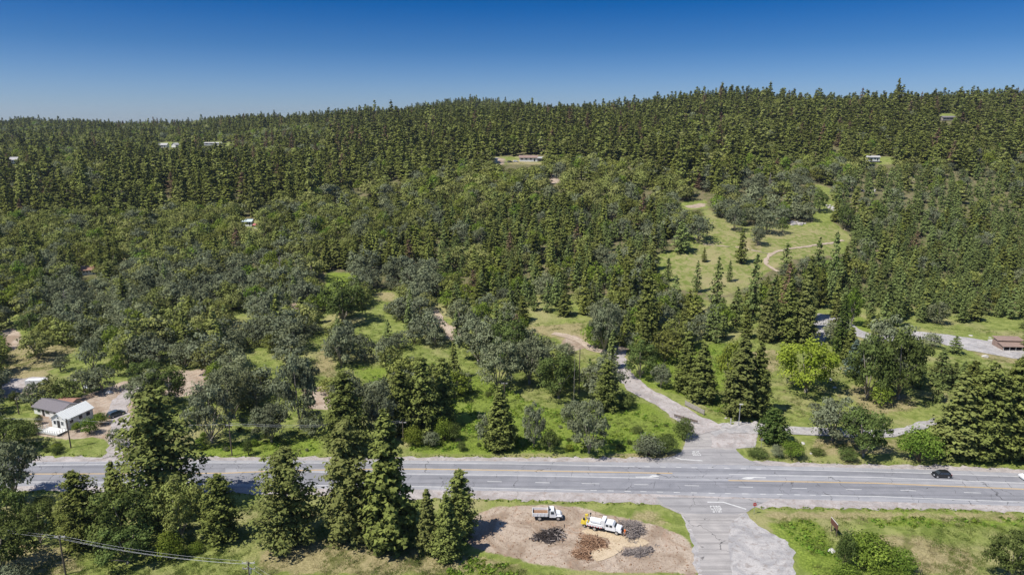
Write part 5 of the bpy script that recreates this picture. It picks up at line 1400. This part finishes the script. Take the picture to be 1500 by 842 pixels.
# ------------------------------------------------------------ piles on the lot
def pile(name, label, px, py, rx, ry_, h, mt, n, sl=1.0, core=None, rz=0., chunky=.03, cat='brush pile', ground_r=1.0):
    e = empty(name, PF(px, py, .02), rz, label, cat); r_ = random.Random(int(px * 7))
    mb = MB(); n1 = 9; n2 = 22; mb.v.append((0, 0, h * .55))
    for i in range(1, n1 + 1):
        f = i / n1
        for k in range(n2):
            an = 6.2832 * k / n2; kk = ground_r * (.86 + .16 * math.sin(an * 3 + px) + .12 * math.sin(an * 5 + py) + .08 * math.sin(an * 9 + px)) ; zz = h * .55 * (1 - f * f) * (1 + r_.uniform(-.35, .35)) if i < n1 else -.05
            mb.v.append((math.cos(an) * rx * f * kk, math.sin(an) * ry_ * f * kk, zz))
    for k in range(n2): mb.f.append((0, 1 + k, 1 + (k + 1) % n2)); mb.m.append(0)
    for i in range(n1 - 1):
        for k in range(n2):
            a = 1 + i * n2 + k; b2 = 1 + i * n2 + (k + 1) % n2; mb.f.append((a, a + n2, b2 + n2, b2)); mb.m.append(0)
    mb.build('mound', core or mt, e)
    if n:
        mb = MB()
        for i in range(n):
            a = r_.uniform(0, 6.28); f = r_.random() ** .6 * (1.35 if r_.random() < .25 else .95); kk = .9 + .16 * math.sin(a * 3 + px) + .12 * math.sin(a * 5 + py); x, y = math.cos(a) * rx * f * kk, math.sin(a) * ry_ * f * kk; z = max(.03, h * .62 * (1 - f * f)) + r_.uniform(0, .3) * max(0, 1.1 - f)
            d = Vector((r_.uniform(-1, 1), r_.uniform(-1, 1), r_.uniform(-.15, .55))).normalized() * sl * r_.uniform(.3, 1); t = r_.uniform(.4, 1.3) * chunky
            p0 = Vector((x, y, z)); p1 = p0 + d * .5 + Vector((0, 0, r_.uniform(-.05, .1))); mb.tube([p0 - d * .5, p1 - d * .3, p1], [t, t * .8, t * .3], 3, cap=False)
        tag(mb.build('branches', mt, e), kind='stuff')
        mb = MB()
        for i in range(n // 16):
            a = r_.uniform(0, 6.28); f = r_.random() ** .6; d = Vector((r_.uniform(-1, 1), r_.uniform(-1, 1), r_.uniform(-.1, .5))).normalized() * sl * r_.uniform(.5, 1.3); t = chunky * r_.uniform(1.2, 2.4)
            p0 = Vector((math.cos(a) * rx * f, math.sin(a) * ry_ * f, h * .62 * max(0, 1 - f * f) + .15)); mb.tube([p0 - d * .5, p0 + d * .5], [t, t * .6], 4)
        tag(mb.build('pale_branches', M['twiggrey'] if mt is not M['twig'] else M['twiglight'], e), kind='stuff')
    return e
pile('burn_pile', 'charred black branch pile on the dirt lot below the dump truck', 804, 785, 3.4, 2.2, 1.0, M['char'], 420, 1.7, M['ash'], R(28), .07)
pile('brush_pile', 'large grey brush pile in front of the utility truck', 924, 776, 2.6, 3.0, 1.9, M['twiggrey'], 1500, 1.5, M['ash'], 0, .055)
pile('brush_pile', 'brown brush pile beside the pale wood chips', 868, 795, 3.0, 2.4, .9, M['twig'], 800, 1.2, M['twig'], R(-15), .055)
pile('brush_pile', 'small rounded brown brush pile nearest the camera', 853, 811, 1.9, 1.9, .9, M['twig'], 420, 1.0, M['twig'], 0, .05)
pile('ash_heap', 'flat dark ash heap at the right of the dirt lot', 936, 808, 3.8, 1.5, .45, M['twiggrey'], 420, .9, M['ash'], R(14), .05, cat='ash heap')
o = poly_sheet('wood_chip_spread', [(850, 777), (868, 774), (890, 778), (915, 783), (940, 788), (952, 795), (940, 800), (915, 801), (905, 810), (892, 818), (875, 822), (866, 815), (868, 806), (884, 800), (896, 795), (890, 788), (870, 784), (858, 782)], .035, M['chips'], jit=.16)
tag(o, 'pale tan spread of wood chips between the brush piles', 'wood chips')

# clods, chips and twigs lying all over the lot
mb = MB(); r_ = random.Random(3); n_ = 0
while n_ < 1500:
    px, py = r_.uniform(680, 1025), r_.uniform(738, 840)
    if not bool(inpoly(px, py, LOT)): continue
    p = PF(px, py, .01); s_ = r_.uniform(.03, .14) * (1.8 if r_.random() < .06 else 1); n_ += 1
    if r_.random() < .35:
        d = Vector((r_.gauss(0, 1), r_.gauss(0, 1), .1)).normalized() * s_ * 3; mb.tube([p, p + d], .02, 3, cap=False)
    else: mb.box((p.x, p.y, s_ * .2), (s_ * 1.6, s_, s_ * .8), rz=r_.uniform(0, 3), taper=.6)
tag(mb.build('ground_litter', M['twig']), 'clods and twigs littering the dirt lot', kind='stuff')
# ------------------------------------------------------------ rocks
def rock_mesh(seed):
    r_ = random.Random(seed); bm = bmesh.new(); bmesh.ops.create_icosphere(bm, subdivisions=2, radius=1)
    ds = [(Vector((r_.gauss(0, 1), r_.gauss(0, 1), r_.gauss(0, 1))).normalized(), r_.uniform(.6, .95)) for _ in range(9)]
    for v in bm.verts:
        for d, k in ds:
            t = v.co.dot(d)
            if t > k: v.co -= d * (t - k)
        v.co *= r_.uniform(.96, 1.04)
    me = bpy.data.meshes.new('boulder'); bm.to_mesh(me); bm.free(); return me
RK = [rock_mesh(i) for i in range(4)]
for me_ in RK: me_.materials.append(M['rock'])
RKP = [m_.copy() for m_ in RK]
for me_ in RKP: me_.materials.clear(); me_.materials.append(M['palerock'])
def rock(px, py, s, label, pale=True, name='boulder', flat=.6):
    p = P(px, py); o = bpy.data.objects.new(name, random.choice(RKP if pale else RK)); COL.objects.link(o)
    o.location = p + Vector((0, 0, s * flat * .3)); o.scale = (s, s * .8, s * flat); o.rotation_euler = (0, 0, random.uniform(0, 6)); tag(o, label, 'boulder'); return o
rock(1218.5, 807, .95, 'white flat stone in the field beside the thin dark bush', flat=.35)
rock(1176, 650, .85, 'pale boulder on the verge below the pale drive', flat=.45)
rock(1188, 664.5, .35, 'small white stone at the edge of the verge', flat=.9)
rock(1443, 523, 1.2, 'white boulder on the lawn below the grey yard')
rock(1422, 492, .8, 'pale boulder above the grey yard, the left one', flat=.5)
rock(1450, 495, .6, 'pale boulder above the grey yard, nearer the barn', flat=.5)
rock(1008, 619, .55, 'white rock at the foot of the dark fence', flat=.7)
rock(1016, 620, .4, 'dark small rock beside the white rock at the fence', False, flat=.7)
rock(1106, 620, .9, 'grey boulder at the foot of the lawn right of the street lamp', False)
rock(1064, 613, .6, 'grey boulder left of the small white post', False)
rock(1223, 568, .8, 'pale stone on the lawn right of the lime tree', flat=.4)
rock(1216, 556, .9, 'upper pale stone on the lawn right of the lime tree', flat=.4)
rock(572, 627, .6, 'pale stone on the bank', flat=.4)
def outcrop(px, py, n, sx_, sy_, label, s=1.0):
    c = P(px, py); e = empty('rock_outcrop', c, 0, label, 'rocks')
    for i in range(n):
        o = bpy.data.objects.new('rock', random.choice(RK)); COL.objects.link(o); o.parent = e
        x, y = random.gauss(0, .45) * sx_, random.gauss(0, .45) * sy_; k = s * random.uniform(.5, 1.2)
        o.location = (x, y, float(elev(c.x + x, c.y + y)) - c.z + k * .1); o.scale = (k, k * random.uniform(.6, 1), k * random.uniform(.4, .9)); o.rotation_euler = (random.uniform(-.4, .4), random.uniform(-.4, .4), random.uniform(0, 6))
outcrop(1166, 328, 34, 6, 4, 'grey rock outcrop along the top of the upper meadow', 1.3)
outcrop(1219, 306, 26, 3.5, 6, 'pale stony scree beside the dark tree above the meadow', 1.1)
outcrop(1268, 280, 22, 9, 5, 'scattered rocks at the upper right of the meadow', 1.2)
outcrop(985, 602, 9, 3.0, 1.5, 'small rocks beside the gravel drive', .3)
outcrop(108, 558, 6, 1.5, 1.2, 'pale rocks on the left meadow above the yard', .5)

# ------------------------------------------------------------ signs, lamp, rails, poles
def stop_sign(px, py, rz, label):
    e = empty('stop_sign', PF(px, py, .02), rz, label, 'stop sign')
    MB().box((0, .03, 1.1), (.07, .07, 2.4)).build('post', M['steel'], e)
    mb = MB(); vs = []
    for y in (-.03, 0):
        for k in range(8): a = math.pi / 8 + k * math.pi / 4; vs.append((.46 * math.cos(a), y - .01, 2.2 + .46 * math.sin(a)))
    mb.add(vs, [tuple(range(8)), tuple(range(15, 7, -1))] + [(k, (k + 1) % 8, 8 + (k + 1) % 8, 8 + k) for k in range(8)])
    pl = mb.build('sign_plate', M['signred'], e)
    mb = MB(); vs = []
    for rr in (.46, .425):
        for k in range(8): a = math.pi / 8 + k * math.pi / 4; vs.append((rr * math.cos(a), -.046, 2.2 + rr * math.sin(a)))
    mb.add(vs, [(k, (k + 1) % 8, 8 + (k + 1) % 8, 8 + k) for k in range(8)]); mb.build('rim', M['white'], pl)
    o = road_text('STOP', (0, -.048, 2.2), .66, .28, 0, pl); o.name = 'lettering'; o.rotation_euler = (R(90), 0, 0); o.data.materials.append(M['white'])
    mb = MB(); mb.add([(x * .98, .001, 2.2 + z * .98) for x, z in [(.46 * math.cos(math.pi / 8 + k * math.pi / 4), .46 * math.sin(math.pi / 8 + k * math.pi / 4)) for k in range(8)]], [tuple(range(8))]); mb.build('sign_back', M['steel'], pl)
    return e
stop_sign(1104.5, 752, 0, 'red stop sign facing the camera at the right corner of the side road')
stop_sign(1115, 655, math.pi, 'stop sign seen from its grey back beside the evergreen bush')
e = empty('street_lamp', PF(1082, 623, .02), 0, 'tall blue grey street lamp in front of the dark conifers', 'street lamp')
mb = MB(); mb.tube([(0, 0, 0), (0, 0, 3), (0, 0, 6.0)], [.13, .11, .08], 8); mb.build('pole', M['steel'], e)
mb = MB(); mb.tube([(0, 0, 5.9), (.5, 0, 6.15), (1.0, 0, 6.2)], .05, 6); mb.build('arm', M['steel'], e); MB().box((.2, 0, 6.2), (.9, .4, .2)).build('lamp_head', M['palerock'], e)
o = tag(MB().box((0, 0, .95), (.3, .22, 1.9), taper=.85).build('marker_post', M['palerock']), 'short pale post left of the street lamp', 'post'); o.location = PF(1070, 622)

def plank_fence(name, label, a, b, h, boards, m, lift=.1, postn=5, lean=0.):
    d = b - a; L = d.length; e = empty(name, a, math.atan2(d.y, d.x), label, 'fence')
    for k in range(postn): MB().box((L * k / (postn - 1), .1, h / 2), (.16, .16, h + .1)).build('post', M['wood'], e)
    bh = (h - lift) / boards
    for k in range(boards): MB().box((L / 2, 0, lift + bh * (k + .5)), (L + .2, .06, bh * .78)).build('board', m, e)
    return e
plank_fence('plank_guard_rail', 'grey plank guard rail on the right side of the gravel drive', PF(1003.5, 593.5, .1), PF(1031, 607.5, .1), 1.5, 6, M['wood'], .15, 6)
plank_fence('plank_guard_rail', 'low dark plank rail on the left side of the gravel drive', PF(988, 611, .1), PF(1021, 620.5, .1), 1.0, 2, M['woodpole'], .35, 6)

e = empty('brown_sign', PF(1222, 780, 0), 0, 'tilted brown sign board on posts in the right hand field', 'sign')
A, B = PF(1217.5, 757, 2.9), PF(1227.5, 769, 2.7); loc = e.location.copy()
dv = B - A; mb = MB(); nx = Vector((-dv.y, dv.x, 0)).normalized() * .08
vs = [A, B, B - Vector((0, 0, 1.2)), A - Vector((0, 0, 1.2))]; vs = [v - loc for v in vs] + [v - loc + nx for v in vs]
mb.add(vs, [(0, 1, 2, 3), (7, 6, 5, 4), (0, 4, 5, 1), (1, 5, 6, 2), (2, 6, 7, 3), (3, 7, 4, 0)]); mb.build('board', M['brownboard'], e)
mb = MB(); mb.tube([A - loc + Vector((0, 0, .06)) + nx * .5, B - loc + Vector((0, 0, .06)) + nx * .5], .07, 6); mb.build('top_rail', M['palerock'], e)
for f in (.15, .85):
    p = A.lerp(B, f) - loc + nx * 1.6; MB().box((p.x, p.y, 1.2), (.14, .14, 2.7)).build('post', M['woodpole'], e)

def pole(px, py, pyt, label, arms=1, name='utility_pole', rz=0., insul=True, w=1.1):
    p = P(px, py); h = hgt(p, pyt); e = empty(name, p, rz, label, 'utility pole')
    mb = MB(); mb.tube([(0, 0, -.3), (0, 0, h)], [.17, .12], 8); mb.build('pole', M['woodpole'], e)
    for k in range(arms):
        z = h - .35 - k * 1.1; o = MB().box((0, .12, z), (2 * w, .12, .14)).build('cross_arm', M['palerock'] if k == 0 else M['wood'], e)
        for x in (-w + .1, -.35, w - .1):
            mb = MB(); mb.tube([(x, .12, z + .07), (x, .12, z + .3)], [.07, .05], 6); mb.build('insulator', M['palerock'], o)
    if arms and h > 7: 
        mb = MB(); mb.tube([(.28, 0, h - 2.2), (.28, 0, h - 1.3)], .2, 8); 
        if name == 'utility_pole' and arms > 1: mb.build('transformer', M['steel'], e)
    top = p + Vector((0, 0, h)); return top
T1 = pole(96.5, 842, 784, 'utility pole standing in the bottom left field', 1, w=1.0)
T2 = pole(370, 888, 822, 'utility pole whose top shows at the bottom edge', 2)
T3 = pole(104, 656, 613, 'dark utility pole in front of the white cabin', 1)
T4 = pole(340, 667, 621, 'thin utility pole on the grass bank above the highway', 1, w=.8)
T5 = pole(591, 650, 617, 'utility pole beside the bright round bush', 1, w=.9)
T6 = pole(739, 590, 560, 'utility pole on the green slope among oaks', 1, w=.9)
T7 = pole(848, 578, 510, 'bare dark pole standing on the slope right of the broad oak', 0, name='bare_pole')
T8 = pole(28, 607, 583, 'short thin pole on the grass left of the grey roofed house', 1, w=.5)
e0 = Vector((T1.x - 45, T1.y + 8, T1.z + 2)); e1 = Vector((T2.x + 40, T2.y - 26, T2.z - 1)); e3 = Vector((T3.x - 55, T3.y + 3, T3.z + 1.5))
def wires(a, b, label, m, offs=((-.9, 0), (0, 0), (.9, 0)), sag=.8, r_=.017):
    d = (b - a).normalized(); nx = Vector((0, 0, 1)).cross(d).normalized()
    e = empty('power_line', a, 0, label, 'power line')
    for ox_, oz in offs:
        pts = []
        for k in range(13):
            t = k / 12; p = a.lerp(b, t) - a; pts.append(p + nx * ox_ + Vector((0, 0, oz - 4 * sag * t * (1 - t))))
        mb = MB(); mb.tube(pts, r_, 4); mb.build('wire', m, e, smooth=True)
wires(T1, T2, 'pale power line between the two poles of the bottom left field', M['wire'], ((-.7, 0), (0, .1), (.7, -1.0)))
wires(e0, T1, 'pale power line from the left edge to the bottom left pole', M['wire'], ((-.7, 0), (.7, -.6)))
wires(T2, e1, 'pale power line leaving the bottom edge pole to the lower right', M['wire'], ((-.7, 0), (.7, -.9)))
wires(e3, T3, 'pale wire from the left edge to the pole by the cabin', M['wire'], ((0, 0), (.3, -.4)))
wires(T3, T4, 'pale wire crossing behind the tall left pine', M['wire'], ((0, 0),))
wires(T4, T5, 'pale wire along the grass bank above the highway', M['wire'], ((-.5, 0), (.5, 0)), r_=.025)
wires(T5, T6, 'dark double wire climbing from the bush pole to the slope pole', M['wiredark'], ((-.6, 0), (.6, 0)))
wires(T6, T7, 'dark wire between the slope pole and the bare pole', M['wiredark'], ((0, 0),), r_=.025)

# ------------------------------------------------------------ odds and ends in the yard
mb = MB(); mb.box((0, 0, 1.0), (5.2, 2.2, 1.5)); e = empty('white_trailer', P(53, 563), .1, 'white box trailer parked beside the gravel lane at far left', 'trailer'); mb.build('box', M['truckwhite'], e)
for s in (-1, 1): wheel(e, -.3, s * 1.0, .36, .2)
MB().box((2.9, 0, .45), (1.0, .1, .1)).build('tow_bar', M['rubber'], e)
def tarp(px, py, s, label, m):
    mb = MB(); r_ = random.Random(int(px)); n = 6; vs = []
    for i in range(n + 1):
        for j in range(n + 1):
            x, y = i / n * 2 - 1, j / n * 2 - 1; vs.append((x * s, y * s * .8, max(0, (1 - abs(x) ** 2) * (1 - abs(y) ** 2)) ** .5 * s * .8 * (1 + r_.uniform(-.12, .12)) - .05))
    fs = [(i * (n + 1) + j, i * (n + 1) + j + 1, (i + 1) * (n + 1) + j + 1, (i + 1) * (n + 1) + j) for i in range(n) for j in range(n)]
    mb.add(vs, fs); o = mb.build('tarp_covered_heap', m); o.location = P(px, py); tag(o, label, 'tarp')
tarp(133, 566, 1.9, 'blue white tarp over a heap under the spreading yard trees', M['tarp'])
tarp(160, 575, .9, 'small white tarp covered heap at the right of the yard trees', M['wallwhite'])
e = empty('dead_tree', P(498, 520), 0, 'bare grey dead tree on the green slope', 'dead tree'); e.scale = (5, 5, 9)
def dead(px, py, pyt, wpx, label, mesh):
    p = P(px, py); h = hgt(p, pyt); d = p.y * cp + (CAMH - p.z) * sp_; o = bpy.data.objects.new('dead_tree', mesh); COL.objects.link(o)
    o.location = p; s = wpx * d / F0; o.scale = (s, s, h); o.rotation_euler = (0, 0, random.uniform(0, 6)); tag(o, label, 'dead tree'); return o
bpy.data.objects.remove(e)
dead(503, 520, 488, 22, 'bare grey dead tree on the green slope', DEADM[0])
dead(412, 412, 374, 30, 'leafless grey tree in the woods left of centre', DEADM[1])
dead(1430, 250, 216, 26, 'leafless pale tree on the right hillside', DEADM[0])
dead(1127, 280, 252, 14, 'bleached dead snag at the edge of the far pines', DEADM[1])
dead(400, 460, 426, 26, 'leafless grey tree among the grey oaks', DEADM[0])
dead(98, 456, 424, 24, 'bare grey tree in the left woods', DEADM[1])
dead(840, 600, 512, 22, 'tall nearly bare snag on the green slope', SNAGM)
dead(262, 400, 372, 20, 'bare purple grey tree in the left woods', DEADM[1])
dead(1150, 430, 396, 16, 'bare stem among the conifers at the lower end of the meadow', SNAGM)

# ------------------------------------------------------------ low growth: grass clumps and weeds nobody could count
def clump(seed, n, hgt_, spread, wd, m):
    r_ = np.random.default_rng(seed); C = np.stack([r_.normal(0, spread, n), r_.normal(0, spread, n), np.zeros(n)], 1)
    tip = C + np.stack([r_.normal(0, .5, n) * hgt_, r_.normal(0, .5, n) * hgt_, r_.uniform(.5, 1, n) * hgt_], 1)
    a = r_.uniform(0, 6.28, n); s = np.stack([np.cos(a), np.sin(a), np.zeros(n)], 1) * wd
    V = np.stack([C - s, C + s, tip], 1); return crown_mesh('clump', V, r_.uniform(0, 1, n), m)
def weed(seed, n, m, h=.5, s=.5, leaf=.17):
    r_ = np.random.default_rng(seed); d = r_.normal(0, 1, (n, 3)); d[:, 2] = np.abs(d[:, 2]); d /= np.linalg.norm(d, axis=1, keepdims=True)
    C = d * np.array([s, s, h]) * r_.uniform(.6, 1, (n, 1)); V = leaves(C, d, leaf, r_); return crown_mesh('weed', V, r_.uniform(0, 1, n), m)
M['grassblade'] = leaf_mat('grass_blades', (.11, .155, .030), (.21, .255, .075), .02, .2)
M['dryblade'] = leaf_mat('dry_grass_blades', (.26, .23, .11), (.42, .37, .21), .02, .2)
M['weedleaf'] = leaf_mat('lush_weed_leaves', (.10, .175, .018), (.24, .34, .055), .02, .15)
r2 = np.random.default_rng(5)
def spread_pts(n, ymin, ymax, wpow=.5):
    Y = ymin + (ymax - ymin) * r2.random(n) ** 1.3; X = (r2.random(n) * 2 - 1) * (Y * .80 + 12); return X, Y
def zone(A, X, Y):
    i = np.searchsorted(Ya, Y).clip(1, NR - 1); c = X / np.maximum(Y, 140); j = ((c - cs[0]) / (cs[1] - cs[0])).astype(int).clip(0, NCg - 1); return A[i, j]
def low(name, n, meshes, cond, label, s0, s1, y0=98, y1=262):
    X, Y = spread_pts(n, y0, y1); k = cond(X, Y) & (zone(pave, X, Y) < .04); X, Y = X[k], Y[k]; Z = elev(X, Y) - .02
    s = r2.uniform(s0, s1, len(X)); scatter(name, meshes, np.stack([X, Y, Z], 1), np.stack([s, s, s * r2.uniform(.7, 1.2, len(X))], 1), np.stack([0 * X, 0 * X, r2.random(len(X)) * 6.28], 1), label)
wav = lambda X, Y, a=9.: np.sin(X / a) * np.sin(Y / (a * .8) + 1) + .5 * np.sin(X / a * 2.3 + Y / a * 1.7)
low('grass', 60000, [clump(i, 22, .30, .30, .035, M['grassblade']) for i in range(3)], lambda X, Y: (zone(zd, X, Y) < .25) & (wav(X, Y) > -.7), 'green grass clumps covering the open ground', .7, 1.7)
low('dry_grass', 26000, [clump(i + 9, 20, .34, .28, .03, M['dryblade']) for i in range(3)], lambda X, Y: ((zone(zy, X, Y) > .35) | (wav(X, Y, 5) > .9)) & (zone(zd, X, Y) < .3), 'dry straw coloured grass in patches of the open ground', .7, 1.5)
low('weeds', 34000, [weed(i, 26, M['weedleaf']) for i in range(3)], lambda X, Y: (zone(zl, X, Y) > .45) & (wav(X, Y, 4) > -.2) & (zone(zd, X, Y) < .2), 'lush bright green weeds along the highway bank and wet ground', .5, 1.5)
# verge weeds at the shoulder edges
def edge_weeds(name, fa, n, dy, label):
    x = r2.uniform(0, 1500, n); ok = ~((x > 945) & (x < 1110)); x = x[ok]
    pts = np.array([tuple(PF(a, float(fa(a)) + dy * r2.uniform(.0, 1))) for a in x]); s = r2.uniform(.25, .8, len(x))
    scatter(name, [weed(7, 18, M['weedleaf'], .45, .4), clump(44, 20, .4, .3, .03, M['dryblade'])], pts, np.stack([s, s, s], 1), np.stack([0 * s, 0 * s, r2.random(len(s)) * 6.28], 1), label)
edge_weeds('verge_weeds', E_BOTG, 900, 3.5, 'weeds and dry grass edging the near shoulder')
edge_weeds('verge_weeds', E_TOPG, 900, -3.0, 'weeds and dry grass edging the far shoulder')
# small bushes dotted along the bank and the slope
bn = 0
for i in range(70):
    px = random.uniform(600, 990) if i < 34 else random.choice([random.uniform(0, 90), random.uniform(290, 480), random.uniform(480, 780)]); py = random.uniform(612, 662) if i < 34 or px > 290 and px < 480 else random.uniform(600, 640) if px < 100 else random.uniform(530, 610)
    if px < 100: py = random.uniform(650, 664)
    if 545 < px < 600 and py > 600: continue
    p = P(px, py); h = random.uniform(.7, 2.0)
    tree('shrub', 'bush_' + random.choice(['bright', 'green', 'grey', 'green']), p, h, h * random.uniform(1.1, 1.8), ('taller' if h > 1.35 else 'small') + ' low wild bush ' + where(px, py), 'bush', 'low wild bushes above the highway', i, 'foliage')

# ------------------------------------------------------------ the air
mb = MB(); mb.box((0, 2600, 60), (9000, 5600, 262))
hz = mb.build('haze', M['dead']); hz.data.materials.clear()
hm = bpy.data.materials.new('air'); hm.use_nodes = True; hm.node_tree.nodes.clear()
pv = hm.node_tree.nodes.new('ShaderNodeVolumePrincipled'); pv.inputs['Density'].default_value = .00005; pv.inputs['Color'].default_value = (.78, .88, 1.0, 1); pv.inputs['Anisotropy'].default_value = .3
ho = hm.node_tree.nodes.new('ShaderNodeOutputMaterial'); hm.node_tree.links.new(pv.outputs[0], ho.inputs['Volume'])
hz.data.materials.append(hm); tag(hz, None, kind='stuff')
